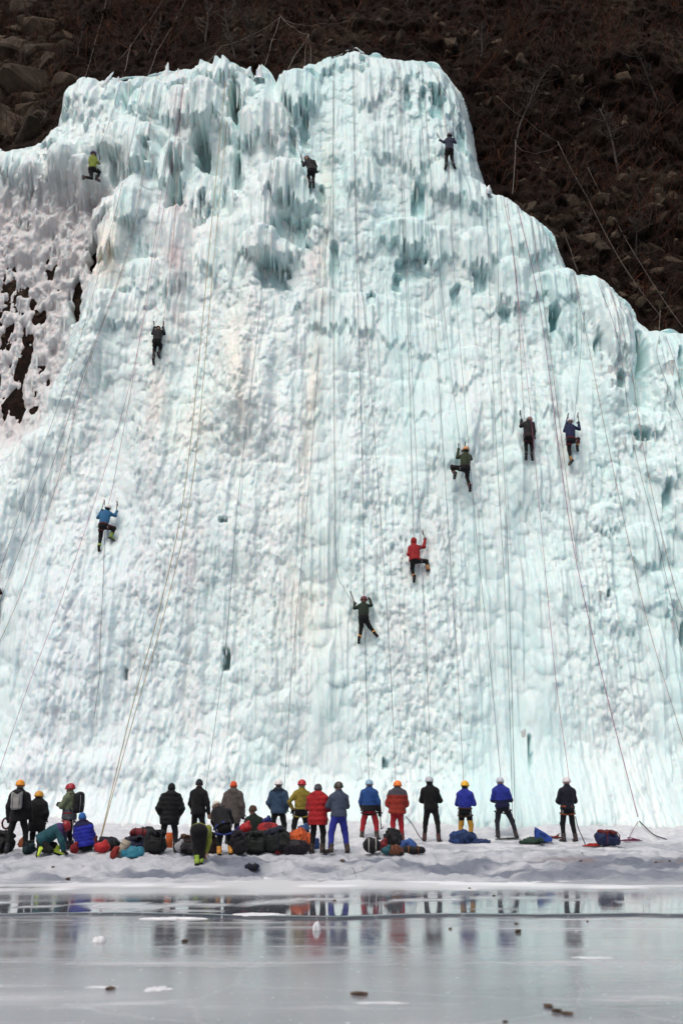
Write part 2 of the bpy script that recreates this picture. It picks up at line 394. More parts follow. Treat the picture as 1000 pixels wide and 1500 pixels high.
# the large domes and curtains one can pick out: (x, top y, half width, height) in the photo, depth in metres
DOMES = [(108, 128, 15, 70, .5), (138, 118, 20, 92, .5), (166, 110, 18, 88, .5), (202, 104, 13, 62, .55), (225, 134, 21, 78, .6), (262, 112, 20, 50, .4), (322, 92, 29, 88, .75), (303, 156, 25, 82, .8), (263, 154, 20, 72, .6),
 (360, 128, 13, 70, .6), (357, 194, 19, 64, .65), (385, 94, 14, 70, .5), (398, 182, 26, 80, .55), (440, 128, 25, 88, .75), (470, 86, 22, 60, .5), (500, 70, 20, 60, .45), (420, 104, 17, 56, .4), (215, 204, 26, 92, .75), (176, 200, 24, 62, .5),
 (256, 226, 21, 84, .65), (306, 268, 20, 72, .55), (345, 236, 20, 96, .45), (198, 304, 26, 64, .6), (152, 300, 16, 44, .55), (168, 332, 26, 90, .55), (95, 226, 18, 60, .45), (76, 192, 12, 42, .4), (16, 214, 15, 66, .5), (46, 244, 18, 52, .45), (122, 246, 18, 60, .45),
 (418, 264, 30, 78, .85), (448, 284, 19, 64, .7), (398, 366, 40, 48, .85), (345, 528, 22, 84, .5), (263, 316, 21, 175, .4), (350, 330, 22, 124, .35), (312, 335, 20, 100, .35), (385, 300, 20, 100, .4),
 (516, 84, 22, 62, .45), (546, 132, 22, 74, .4), (572, 90, 25, 80, .4), (604, 92, 22, 66, .4), (640, 112, 24, 60, .45), (668, 140, 20, 74, .45), (690, 196, 13, 52, .4), (560, 210, 25, 66, .35), (600, 214, 26, 84, .4), (650, 262, 27, 64, .4), (690, 272, 20, 64, .35),
 (530, 250, 22, 70, .35), (592, 338, 36, 50, .6), (640, 350, 24, 60, .4), (700, 352, 24, 76, .45), (745, 392, 22, 84, .4), (770, 330, 30, 84, .4), (802, 412, 26, 56, .55), (832, 404, 22, 64, .35), (868, 412, 28, 110, .45), (892, 474, 24, 96, .8), (912, 470, 13, 116, .55),
 (958, 494, 21, 124, .6), (986, 494, 18, 110, .5), (936, 622, 27, 34, .65), (905, 640, 20, 46, .45), (960, 690, 28, 40, .65), (985, 752, 26, 60, .6), (900, 700, 26, 64, .45), (930, 784, 30, 64, .5), (880, 752, 24, 46, .5), (958, 852, 30, 64, .5), (992, 850, 20, 70, .5),
 (860, 850, 24, 60, .35), (900, 880, 24, 70, .35), (220, 400, 30, 60, .4), (180, 452, 34, 60, .45), (150, 520, 30, 80, .4), (215, 440, 22, 40, .3), (290, 470, 24, 60, .3), (320, 600, 34, 70, .4), (375, 590, 30, 80, .35), (60, 650, 34, 130, .5), (110, 600, 26, 90, .35),
 (480, 440, 30, 70, .35), (530, 440, 50, 70, .4), (585, 460, 40, 70, .3), (630, 480, 34, 70, .3), (680, 520, 44, 70, .35), (740, 560, 40, 80, .3), (800, 560, 40, 70, .3), (600, 570, 50, 70, .3), (520, 560, 50, 80, .3), (660, 620, 44, 80, .3), (560, 680, 60, 80, .28), (760, 680, 50, 90, .28), (840, 640, 40, 90, .32), (450, 560, 34, 90, .3)]
def dome_layer():
    H = np.zeros((NR, NC)); dz = _zz[1] - _zz[0]; r = np.random.RandomState(4)
    for k, (x, y, wp, hp, d) in enumerate(DOMES):
        Y = 42.
        for _ in range(6):
            p = px_at(x, y - 6, Y); Y = float(Yc_smooth(p.x, p.z)) - 1.5
        p = px_at(x, y - 6, Y); q = px_at(x, y + hp, Y)
        s = math.hypot(Y, p.z) / 1700.
        z0 = p.z + .05; x0 = p.x; w = wp * s * 1.15; l = (p.z - q.z) * 1.0; hx = half(z0)
        i0 = max(int((z0 - 1.15 * l - .9) / dz), 0); i1 = min(int((z0 - .9) / dz) + 2, NR)
        j0 = max(int(((x0 - w * 1.2) / hx + 1) / 2 * (NC - 1)) - 1, 0); j1 = min(int(((x0 + w * 1.2) / hx + 1) / 2 * (NC - 1)) + 4, NC)
        X = GX[i0:i1, j0:j1]; Z = GZ[i0:i1, j0:j1]
        tl = -x0 * .006
        v = (z0 - Z) / l; u = (X - x0 - tl * (z0 - Z) + .06 * w * vn(X * 2, Z * 2, k % 8)) / w
        f8 = vn(X * 6.5, np.full_like(X, k * 1.7) + Z * .25, k % 8); fr = .20 * f8 + .12 * vn(X * 14, np.full_like(X, k * 2.3), (k + 1) % 8)
        cap = np.sqrt(np.clip(1 - (1 - np.clip((v - .2 * u * u) / .24, 0, 1)) ** 2, 0, 1))
        side = np.clip(1 - u * u, 0, 1) ** .5
        vend = .88 + fr - .2 * np.abs(u)
        body = (1 - .15 * v) * sst(vend + .08, vend - .03, v)
        h = d * cap * side * body * (1 + (.34 * f8 + .22 * vn(X * 12, Z * .4, (k + 2) % 8)) * sst(.12, .4, v))
        np.maximum(H[i0:i1, j0:j1], h, out=H[i0:i1, j0:j1])
    return H
L0 = dome_layer()
L1 = stamp_layer(120, (.35, .9), (.9, 3.2), (.15, .4), np.clip(.9 * top + .25 * rightlow - .9 * rime, .0, 1), .25, 21)
LC = stamp_layer(1500, (.10, .36), (1.6, 7.0), (.07, .24), np.clip(.45 + .5 * top + .2 * sst(700, 850, PXx) + .1 * low - .8 * rime, .02, 1), .12, 31)
L1 = np.maximum(L1 * .8, L0 * (.55 + .55 * top))
L2 = lump_layer(9000, (.12, .5), (.6, 1.5), (.07, .24), np.clip(.75 - .2 * low + .3 * midr + .4 * rime + .3 * rightlow - .35 * top, .05, 1), 22)
L2b = stamp_layer(2600, (.12, .34), (.25, .9), (.08, .22), np.clip(.15 + .6 * top + .9 * rime - .1 * low, .02, 1), .3, 23)
# small knobs: rounded cells, drawn out downwards on the lower fall
wx_ = GX + .05 * vn(GX * 2, GZ * 1.5, 1); wz_ = GZ + .12 * vn(GX * 3, GZ * 1, 2)
f1, f2, idr = worley(wx_ * 4.8, wz_ * 1.5, 1)
L3 = np.sqrt(np.clip(1 - f1 ** 2 * 1.1, 0, 1)) * (.35 + .8 * idr)
f1b, f2b, idb = worley(wx_ * 9.5, wz_ * 4.2, 2)
L4 = np.sqrt(np.clip(1 - f1b ** 2 * 1.1, 0, 1)) * (.25 + .9 * idb)
flute = (1 - np.abs(vn(GX * 3.2, GZ * .22, 6))) + .6 * (1 - np.abs(vn(GX * 7.5, GZ * .5, 7)))
band = vn(GX * .75, GZ * .07, 2) + .5 * vn(GX * 1.9, GZ * .12, 3)
knob = np.clip(.5 + .75 * band + .2 * sst(700, 850, PXy) * sst(800, 600, PXx) - .3 * top, .08, 1.15)
smooth_z = np.clip(1 - .65 * blob(860, 1140, 180, 60) - .45 * blob(640, 560, 160, 140) - .45 * top * (1 - rime) - .4 * L0 / .5 * top, .25, 1)
fp, _, ip = worley(wx_ * 5.0, wz_ * 1.7, 6)
pits = (ip > .80) * sst(.36, .10, fp) * sst(350, 600, PXy) * (.4 + .6 * sst(-.2, .4, vn(GX * .5, GZ * .3, 6)))
calm = 1 - .42 * sst(400, 600, PXy) * (1 - .4 * rightlow)
ICE = T + L1 * (.3 + .7 * inside) * (.45 + .55 * calm) + LC * inside * (.8 - .4 * top) * (1 - .6 * sst(980, 1100, PXy)) + (.8 * L2 + .6 * L2b) * smooth_z * calm + (.115 * L3 * (.35 + .65 * np.maximum(calm, low * sst(780, 560, PXx))) + .095 * L4) * (knob + .5 * rime) * smooth_z \
    + (.05 + .11 * low * (1 - .75 * sst(960, 1090, PXy)) + .05 * top) * flute * inside + .02 * vn(GX * 11, GZ * 4, 3) + (.022 + .02 * top) * (1 - np.abs(vn(GX * 10, GZ * .9, 5))) + .03 * (1 - np.abs(vn(GX * 5, GZ * .5, 1)))
ICE = ICE - .11 * pits * sst(-.2, .5, band)
ICE_Y = CL - ICE - .25 * inside
# foot of the fall: flares out onto the snow
ICE_Y -= 1.1 * sst(3.0, .9, GZ) ** 2

# colour of the ice itself: aerated white, bluer where clear, cream and dirt-pink where meltwater stained it
cy = np.clip(.24 + .42 * sst(200, 900, PXx) + .25 * sst(800, 200, PXy) * sst(150, 400, PXx) + .42 * fbm(GX * .45, GZ * .22, 4, 2) + .2 * vn(GX * 2.5, GZ * .5, 5), 0, 1)
WHITE = np.array([.815, .893, .888]); CYAN = np.array([.665, .845, .848]); TEAL = np.array([.36, .62, .64]); CREAM = np.array([.87, .80, .68]); DIRT = np.array([.67, .61, .62]); GREY = np.array([.70, .74, .79])
cy = np.clip(cy - .2 * band, 0, 1)
C = WHITE + (CYAN - WHITE) * cy[..., None]
def mixc(C, col, f): return C + (col - C) * np.clip(f, 0, 1)[..., None]
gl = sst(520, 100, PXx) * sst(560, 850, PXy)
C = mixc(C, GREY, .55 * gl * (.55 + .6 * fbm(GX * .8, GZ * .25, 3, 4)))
n_ = .6 + .7 * fbm(GX * 1.2, GZ * .6, 3, 1)
C = mixc(C, CREAM, n_ * (.55 * blob(352, 545, 24, 90) + 1.0 * blob(165, 395, 26, 50) + .55 * ridge([(480, 230), (475, 420), (455, 620), (440, 760)], 12, 1) + .5 * blob(430, 880, 60, 100) + .45 * blob(235, 570, 16, 90) + .35 * blob(300, 640, 60, 50)))
C = mixc(C, DIRT, n_ * (1.15 * ridge([(266, 320), (268, 420), (262, 480)], 17, 1) + .35 * ridge([(240, 560), (225, 700), (215, 860), (200, 1000)], 14, 1) + .75 * ridge([(455, 385), (462, 470)], 13, 1) + .6 * blob(310, 240, 12, 60) + .4 * ridge([(285, 830), (285, 1080)], 14, 1) + .45 * blob(580, 960, 20, 90) + .3 * blob(905, 1040, 40, 60) + .5 * blob(268, 200, 20, 60) + .5 * blob(620, 800, 40, 60)))
C = mixc(C, DIRT * .88, .75 * rime)
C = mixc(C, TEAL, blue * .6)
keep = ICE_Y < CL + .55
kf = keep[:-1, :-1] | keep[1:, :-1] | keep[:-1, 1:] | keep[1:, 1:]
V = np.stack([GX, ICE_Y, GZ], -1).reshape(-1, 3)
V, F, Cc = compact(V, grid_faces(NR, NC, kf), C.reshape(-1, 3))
M_ICE = mat_ice()
waterfall = link('frozen_waterfall', None)
waterfall.location = (0, 37, 1.4)
tag(waterfall, 'huge pale blue frozen waterfall covering the cliff, climbers on it', 'frozen waterfall')
def inv(o, V): return V - np.array(o.location)
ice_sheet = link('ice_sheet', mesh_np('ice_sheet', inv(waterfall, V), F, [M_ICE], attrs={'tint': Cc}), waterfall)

def ice_y(X, Z):
    """depth of the ice surface at (X, Z), arrays"""
    fi = np.clip((Z - .9) / (_zz[1] - _zz[0]), 0, NR - 2); fj = np.clip((X / half(Z) + 1) / 2 * (NC - 1), 0, NC - 2)
    i = fi.astype(int); j = fj.astype(int); a = fi - i; b = fj - j
    g = ICE_Y
    return (g[i, j] * (1 - a) * (1 - b) + g[i + 1, j] * a * (1 - b) + g[i, j + 1] * (1 - a) * b + g[i + 1, j + 1] * a * b)
def wall_hit(x, y):
    """distance Y at which the line of sight through the photo point meets the ice"""
    Ys = np.linspace(34, 56, 900); p = px_at(np.full(900, float(x)), np.full(900, float(y)), Ys)
    w = np.minimum(ice_y(p[0], p[2]), Yc_smooth(p[0], p[2]) + .3)
    k = np.argmax(Ys >= w)
    return float(Ys[k]) if Ys[-1] >= w[-1] else 50.

# icicles: single tapered spikes hung along the lips of the caves and the left-hand fringe
def icicle_mesh(seed):
    r = np.random.RandomState(seed); n = 7; rows = 7; V = []
    bx = by = 0.
    for i in range(rows):
        t = i / (rows - 1); rad = (1 - t) ** .85 * (1 + .22 * r.uniform(-1, 1)) * (1 if i else 1.25) + .03
        bx += r.uniform(-.12, .12); by += r.uniform(-.12, .12)
        for k in range(n):
            a = 2 * math.pi * k / n
            V.append((bx + rad * math.cos(a) * r.uniform(.85, 1.15), by + rad * math.sin(a), -t))
    F = [[i * n + k, (i + 1) * n + k, (i + 1) * n + (k + 1) % n, i * n + (k + 1) % n] for i in range(rows - 1) for k in range(n)]
    col = np.tile(np.array([.80, .88, .885]), (len(V), 1))
    return mesh_np('icicle', V, F, [M_ICE], attrs={'tint': col})
ICM = [icicle_mesh(s) for s in range(8)]
rg = random.Random(5)
ic_spots = []
for (x, y, wx, wy, dp, bl) in CAVES:
    if dp < .5: continue
    for k in range(max(2, int(wx / 3.2))):
        ic_spots.append((x + rg.uniform(-1, 1) * wx, y - wy * rg.uniform(.85, 1.15), rg.uniform(.5, 1.25) * (wy / 40 * 1.1 + .12), rg.uniform(.035, .075)))
for (x, y, n, L) in [(432, 340, 14, 1.0), (404, 404, 9, .7), (895, 545, 7, 1.0), (190, 130, 5, 1.0), (610, 385, 5, .5), (150, 185, 6, .9), (430, 190, 6, .9), (300, 205, 6, .7), (250, 215, 5, .9), (205, 200, 5, .8), (95, 160, 4, .8), (355, 140, 3, 1.2), (940, 640, 7, .6), (985, 540, 4, .9), (60, 240, 8, .5), (20, 260, 6, .5), (100, 300, 8, .5), (30, 330, 8, .5), (80, 370, 8, .6), (20, 420, 7, .6), (70, 440, 7, .8), (40, 520, 6, 1.0), (95, 470, 7, .9), (20, 560, 5, .9)]:
    for k in range(n):
        ic_spots.append((x + rg.gauss(0, 16), y + rg.gauss(0, 9), L * rg.uniform(.5, 1.2), rg.uniform(.03, .075)))
for i, (x, y, L, rad) in enumerate(ic_spots[:290]):
    Y = wall_hit(x, y); p = px_at(x, y, Y)
    if Y > float(Yc_smooth(p.x, p.z)) - .2 and y < 300: continue
    o = link('icicle', ICM[i % 8], waterfall, Vector((p.x, p.y - .02, p.z + .12)) - waterfall.location, (0, 0, rg.uniform(0, 6)))
    o.scale = (rad, rad, L)
# free-standing spires of spray ice on the crest
def spire_mesh(seed, n=9, rows=12):
    r = np.random.RandomState(seed); V = []; bx = 0.
    for i in range(rows):
        t = i / (rows - 1); rad = (1 - t) ** .7 * (1 + .3 * r.uniform(-1, 1)) + .04; bx += r.uniform(-.10, .16)
        for k in range(n):
            a = 2 * math.pi * k / n; q = rad * r.uniform(.75, 1.2)
            V.append((bx + q * math.cos(a), q * math.sin(a), t))
    F = [[i * n + k, i * n + (k + 1) % n, (i + 1) * n + (k + 1) % n, (i + 1) * n + k] for i in range(rows - 1) for k in range(n)]
    return mesh_np('ice_spire', V, F, [M_ICE], attrs={'tint': np.tile(np.array([.84, .88, .9]), (len(V), 1))})
for i, (x, y, L, rad, rot) in enumerate([(147, 118, .9, .15, .5), (243, 108, .7, .17, 0), (381, 116, .6, .22, -.1), (362, 112, .4, .2, .2), (259, 106, .35, .14, .1), (172, 116, .35, .13, 0), (712, 270, .3, .2, .2)]):
    for yy in range(int(y) - 40, int(y) + 60, 2):
        Y = wall_hit(x, yy); q = px_at(x, yy, Y)
        if Y < float(Yc_smooth(q.x, q.z)) - .15: break
    p = px_at(x, yy + 4, wall_hit(x, yy + 4) + .1)
    o = link('ice_spire', spire_mesh(50 + i), waterfall, Vector((p.x, p.y, p.z - .3)) - waterfall.location, (0, rot, 0))
    o.scale = (rad, rad, L + .25)

# the hillside
nzr, nxr = 430, 560
_hz = np.linspace(-1, 72, nzr); _hx = np.linspace(-46, 46, nxr)
HX, HZ = np.meshgrid(_hx, _hz)
hy = Yc_smooth(HX, HZ)
w1, w1b, wi = worley(HX * .42 + .5 * vn(HX * .5, HZ * .5, 1), HZ * .42 + .5 * vn(HX * .5, HZ * .5, 2), 3)
w2, w2b, wj = worley(HX * 1.1 + .3 * vn(HX, HZ, 3), HZ * 1.3, 4)
rough = 1.3 * fbm(HX * .12, HZ * .12, 4, 1) + .55 * (wi - .5) + .28 * (wj - .5) * sst(-.2, .4, vn(HX * .3, HZ * .3, 6)) + .45 * fbm(HX * 1.3, HZ * 1.3, 4, 5) - .35 * sst(.12, .0, w2b - w2)
hpx, hpy = to_px(HX, hy, HZ)
behind = sst(-40, 60, hpy - np.interp(hpx, _sx, _sy)) * sst(-200, -60, hpx) * sst(1200, 1060, hpx)
hy = hy - rough * (1 - .75 * behind) + .8 * (1 - behind)
rk = sst(.12, .5, fbm(HX * .3, HZ * .3, 4, 3) + .25 * (wj - .5) + .75 * np.exp(-((hpx - 30) / 75) ** 2 - ((hpy - 80) / 110) ** 2))
hc = np.array([.034, .0185, .0125]) + (np.array([.085, .063, .045]) - np.array([.034, .0185, .0125])) * rk[..., None]
rr_ = sst(.1, .6, fbm(HX * .5, HZ * .5, 3, 2))[..., None]
hc = .72 * hc * (1 - .4 * rr_) + np.array([.05, .022, .016]) * .4 * rr_
V = np.stack([HX, hy, HZ], -1).reshape(-1, 3)
M_HILL = mat_cliff()
hillside = link('hillside', mesh_np('hillside', V, grid_faces(nzr, nxr), [M_HILL], attrs={'tint': hc.reshape(-1, 3)}))
tag(hillside, kind='structure')
def hill_hit(x, y):
    Ys = np.linspace(34, 75, 1000); p = px_at(np.full(1000, float(x)), np.full(1000, float(y)), Ys)
    j = np.clip(((p[0] + 46) / 92 * (nxr - 1)).astype(int), 0, nxr - 1); i = np.clip(((p[2] + 1) / 73 * (nzr - 1)).astype(int), 0, nzr - 1)
    w = hy[i, j]; k = np.argmax(Ys >= w)
    return float(Ys[k]) if Ys[-1] >= w[-1] else 60.

# ------------------------------------------------------------------ snowy bank
nbx, nby = 520, 210
_bx = np.concatenate([np.linspace(-34, -12.2, 60), np.linspace(-12.1, 12.1, 400), np.linspace(12.2, 34, 60)]); _by = np.concatenate([np.linspace(22.5, 34, 150), np.linspace(34.1, 42, 60)])
def bank_z(X, Y):
    X = np.asarray(X, float); Y = np.asarray(Y, float)
    e = .9 * vn(X * .22, X * 0, 2) + .5 * vn(X * .8, X * 0 + 3, 3) + .25 * vn(X * 2.2, Y * 1.5, 1)      # wandering edge
    y = Y + e * sst(30, 26, Y)
    z = -.1 + .15 * sst(23.2, 25.4, y) + .28 * sst(25.6, 27.6, y) + .16 * sst(27.6, 29.2, y) + .06 * (np.clip(Y, 29, 33) - 29) + .25 * (np.clip(Y, 33, 50) - 33)
    lump = sst(24, 27, Y) * sst(30, 28.4, Y)
    z = z + lump * (.08 * vn(X * .9, Y * 1.3, 1) + .05 * vn(X * 2.6, Y * 2.6, 2) + .06 * vn(X * 5, Y * 5, 6) + .03 * vn(X * 9, Y * 9, 1)) + .025 * sst(25, 28, Y) * vn(X * 2.1, Y * 2.1, 4) + .03 * sst(30, 33, Y) * vn(X * .8, Y * .8, 5) + .022 * sst(25, 27, Y) * vn(X * 6, Y * 6, 3) + .015 * sst(27, 29, Y) * vn(X * 13, Y * 11, 5)
    f, _, q = worley(X * 2.4, Y * 2.0, 5)
    z = z - .055 * sst(.34, .2, f) * (q > .35) * sst(26.5, 28, Y) * sst(36, 33, Y)      # footprints
    return z
BX, BY = np.meshgrid(_bx, _by)
BZ = bank_z(BX, BY)
bpx, bpy_ = to_px(BX, BY, BZ)
SN = np.array([.74, .76, .79]); SG = np.array([.22, .245, .30]); SB = np.array([.30, .23, .21])
lumpm = sst(24, 26, BY) * sst(29.6, 28.2, BY)
g_ = lumpm * (.25 + .75 * sst(-.25, .3, fbm(BX * .6, BY * 1.3, 5, 3))) + sst(25.5, 24, BY) * .5 + .5 * sst(28, 29.5, BY) * sst(34, 31.5, BY) * sst(-.2, .4, fbm(BX * 1.5, BY * 1.5, 4, 6))
bc = SN + (SG - SN) * np.clip(g_, 0, 1)[..., None]
mud = sst(.05, .5, fbm(BX * 1.1, BY * 1.6, 4, 5) + .1) * (np.exp(-((bpx - 850) / 60) ** 2 - ((bpy_ - 1260) / 5) ** 2) + np.exp(-((bpx - 985) / 45) ** 2 - ((bpy_ - 1260) / 5) ** 2) + .5 * np.exp(-((bpx - 930) / 25) ** 2 - ((bpy_ - 1258) / 4) ** 2))
bc = bc + (SB - bc) * np.clip(mud, 0, .8)[..., None]
M_SNOW = mat_snow()
bank = link('snow_bank', mesh_np('snow_bank', np.stack([BX, BY, BZ], -1).reshape(-1, 3), grid_faces(nby, nbx), [M_SNOW], attrs={'tint': bc.reshape(-1, 3)}))
tag(bank, kind='structure')
def ground_hit(x, y):
    Ys = np.linspace(23, 40, 1200); p = px_at(np.full(1200, float(x)), np.full(1200, float(y)), Ys)
    w = bank_z(p[0], Ys); k = np.argmax(p[2] <= w)
    Y = float(Ys[k]); q = px_at(x, y, Y)
    return Vector((q.x, Y, float(bank_z(q.x, Y))))

# ------------------------------------------------------------------ lake ice: near sheet, and a slightly higher far plate with a broken front edge
def lake_grid(name, x0, x1, nx, ys, zf, mat, dustf):
    X, Y = np.meshgrid(np.linspace(x0, x1, nx), ys)
    Yv = Y
    o = link(name, mesh_np(name, np.stack([X, Yv, zf(X, Yv)], -1).reshape(-1, 3), grid_faces(len(ys), nx), [mat], attrs={'dust': dustf(X, Yv).ravel()}))
    return tag(o, kind='structure')
M_L1 = mat_lake('old lake ice', .045, .12, (.07, .075, .09), (.19, .195, .22), .55, .2)
M_L2 = mat_lake('fresh lake ice', .02, .06, (.045, .055, .07), (.13, .145, .17), .66, .08)
near_d = lambda X, Y: .16 * sst(-.3, .5, fbm(X * .25, Y * .8, 5, 2)) + .04 * sst(14, 10.5, Y) + .30 * sst(.2, .5, fbm(X * .5, Y * 1.6, 5, 4)) * sst(16, 11, Y)
lake_grid('lake_ice', -60, 60, 120, np.concatenate([np.linspace(-40, 6, 20), np.linspace(6.5, 31, 60)]), lambda X, Y: 0 * X, M_L1, near_d)
xs = np.linspace(-34, 34, 500)
edge = 17.1 + .35 * vn(xs * .35, xs * 0, 1) + .14 * vn(xs * 1.6, xs * 0, 2) + .05 * vn(xs * 6, xs * 0, 3)
rows = 24; T_ = np.linspace(0, 1, rows) ** 1.3
PX = np.repeat(xs[None], rows + 2, 0)
PY = np.vstack([edge[None] - .015, edge[None], edge[None] + .04 + T_[:, None] * (30 - edge[None])])
PZ = np.vstack([np.full((1, 500), -.02), np.full((1, 500), .02), np.repeat(.028 + 0 * xs[None], rows, 0)])
dust = .75 * sst(21.0, 25.0, PY + 2.2 * vn(PX * .18, PY * .4, 2) + .8 * vn(PX * .7, PY * .9, 4)) + .25 * sst(.0, .5, fbm(PX * .3, PY * 1.5, 4, 3)) * sst(19.0, 23.5, PY) + .5 * sst(.25, .5, fbm(PX * .35, PY * 2.5, 4, 6))
lp = link('lake_ice_plate', mesh_np('lake_ice_plate', np.stack([PX, PY, PZ], -1).reshape(-1, 3), grid_faces(rows + 2, 500), [M_L2], attrs={'dust': dust.ravel()}))
tag(lp, kind='structure')
# ------------------------------------------------------------------ rocks, brush and bare trees on the hillside
import bmesh
M_ROCK = mat_rock('hill rock', (.018, .012, .008), (.105, .078, .054), 2.4)
def rock_mesh(name, seed, n=16, flat=(1, .7, .8), mats=None, cuts=1):
    r = random.Random(seed); bm = bmesh.new()
    for k in range(n):
        v = Vector((r.gauss(0, 1), r.gauss(0, 1), r.gauss(0, 1))).normalized() * r.uniform(.75, 1)
        bm.verts.new((v.x * flat[0], v.y * flat[1], v.z * flat[2]))
    bmesh.ops.convex_hull(bm, input=bm.verts[:])
    bmesh.ops.delete(bm, geom=[v for v in bm.verts if not v.link_faces], context='VERTS')
    bmesh.ops.bevel(bm, geom=bm.edges[:], offset=.07, segments=1, affect='EDGES', clamp_overlap=True)
    me = bpy.data.meshes.new(name); bm.to_mesh(me); bm.free()
    me.materials.append(mats or M_ROCK); return me
RKM = [rock_mesh('rock', s, 11 + s % 5) for s in range(9)]
rg = random.Random(21)
n_rock = 0
def hill_rock(x, y, sc):
    Y = hill_hit(x, y); p = px_at(x, y, Y)
    o = link('rock', RKM[rg.randrange(9)], hillside, (p.x, p.y + .42 * sc, p.z), (rg.uniform(-.6, .6), rg.uniform(-.8, .8), rg.uniform(0, 6.3)))
    o.scale = (sc * rg.uniform(.7, 1.3), sc * rg.uniform(.6, .9), sc * rg.uniform(.6, 1.1))
for (x, y, sx_, sy_, n, s0, s1) in [(740, 110, 50, 45, 22, .3, .9), (860, 310, 35, 25, 20, .3, 1.0), (880, 345, 30, 25, 12, .3, .6), (930, 280, 45, 25, 14, .4, 1.0), (950, 400, 35, 35, 16, .3, .7), (980, 330, 25, 50, 12, .4, .9), (800, 190, 50, 50, 14, .3, .8), (900, 120, 70, 70, 14, .3, .8),
                                   (25, 60, 34, 55, 20, 1.2, 2.8), (30, 150, 30, 30, 9, .8, 1.8), (80, 60, 40, 40, 8, .4, 1.0), (560, 30, 50, 18, 16, .35, .9), (650, 60, 30, 30, 12, .3, .8), (330, 40, 110, 25, 14, .25, .7), (480, 40, 40, 20, 10, .3, .8), (690, 30, 40, 25, 8, .3, .7), (760, 300, 14, 14, 6, .3, .5), (815, 345, 20, 15, 8, .25, .5), (925, 430, 25, 18, 10, .3, .6), (980, 460, 16, 15, 8, .3, .6), (395, 80, 14, 12, 5, .3, .6), (20, 560, 22, 60, 10, .25, .5), (40, 440, 30, 40, 8, .25, .45)]:
    for k in range(n): hill_rock(x + rg.gauss(0, sx_), y + rg.gauss(0, sy_), rg.uniform(s0, s1))
# bare brush and leaf litter: thin crooked twigs, uncountable
M_TWIG, nt_, b_ = new_mat('brush twigs')
at_ = nd(nt_, 'ShaderNodeAttribute', attribute_name='tint'); nt_.links.new(at_.outputs[0], b_.inputs['Base Color']); b_.inputs['Roughness'].default_value = .9; b_.inputs['Specular IOR Level'].default_value = .1
r_ = np.random.RandomState(3); N = 95000
ix = r_.uniform(-30, 30, N); iz = r_.uniform(2, 62, N)
jx = ((ix + 46) / 92 * (nxr - 1)).astype(int); jz = ((iz + 1) / 73 * (nzr - 1)).astype(int)
tpx, tpy = to_px(ix, hy[jz, jx], iz)
tk = (tpy < np.interp(tpx, _sx, _sy) + 6) & (tpy > -120) & (tpx > -150) & (tpx < 1150) & (r_.rand(N) < .35 + .65 * sst(-.2, .3, vn(ix * .4, iz * .4, 2)))
ix, iz, jx, jz = ix[tk], iz[tk], jx[tk], jz[tk]; N = len(ix)
L_ = r_.uniform(.25, 1.6, N) * (.6 + .5 * r_.rand(N)); wd = r_.uniform(.006, .02, N)
dirx = r_.normal(0, .55, N); diry = -np.abs(r_.normal(.4, .3, N)); dirz = np.abs(r_.normal(.7, .35, N))
P0 = np.stack([ix, hy[jz, jx] + .1, iz], 1); D = np.stack([dirx, diry, dirz], 1); D /= np.linalg.norm(D, axis=1)[:, None]
S = np.cross(D, np.array([0, 1., .2])); S /= np.linalg.norm(S, axis=1)[:, None]
Vt = []
B1 = r_.normal(0, .12, (N, 3)); B2 = r_.normal(0, .25, (N, 3))
for t, bnd, ww in ((0, 0, 1), (.5, B1, .8), (1, B2, .35)):
    c = P0 + D * (L_ * t)[:, None] + bnd * L_[:, None]
    Vt += [c - S * (wd * ww)[:, None], c + S * (wd * ww)[:, None], c + np.array([0, -1, 0]) * (wd * ww)[:, None]]
Vt = np.stack(Vt, 1)        # N,9,3
q = np.array([[a + s0, a + s1, a + 3 + s1, a + 3 + s0] for a in (0, 3) for s0, s1 in ((0, 1), (1, 2), (2, 0))])
Ft = (np.arange(N)[:, None, None] * 9 + q[None]).reshape(-1, 4)
tc = np.where(r_.rand(N, 1) < .4, np.array([[.105, .042, .026]]), np.array([[.062, .046, .036]])) * r_.uniform(.4, 1.7, (N, 1))
brush = link('brush', mesh_np('brush', Vt.reshape(-1, 3), Ft, [M_TWIG], False, {'tint': np.repeat(tc, 9, 0)}))
tag(brush, 'tangle of bare brown twigs covering the hillside', 'brush', kind='stuff')
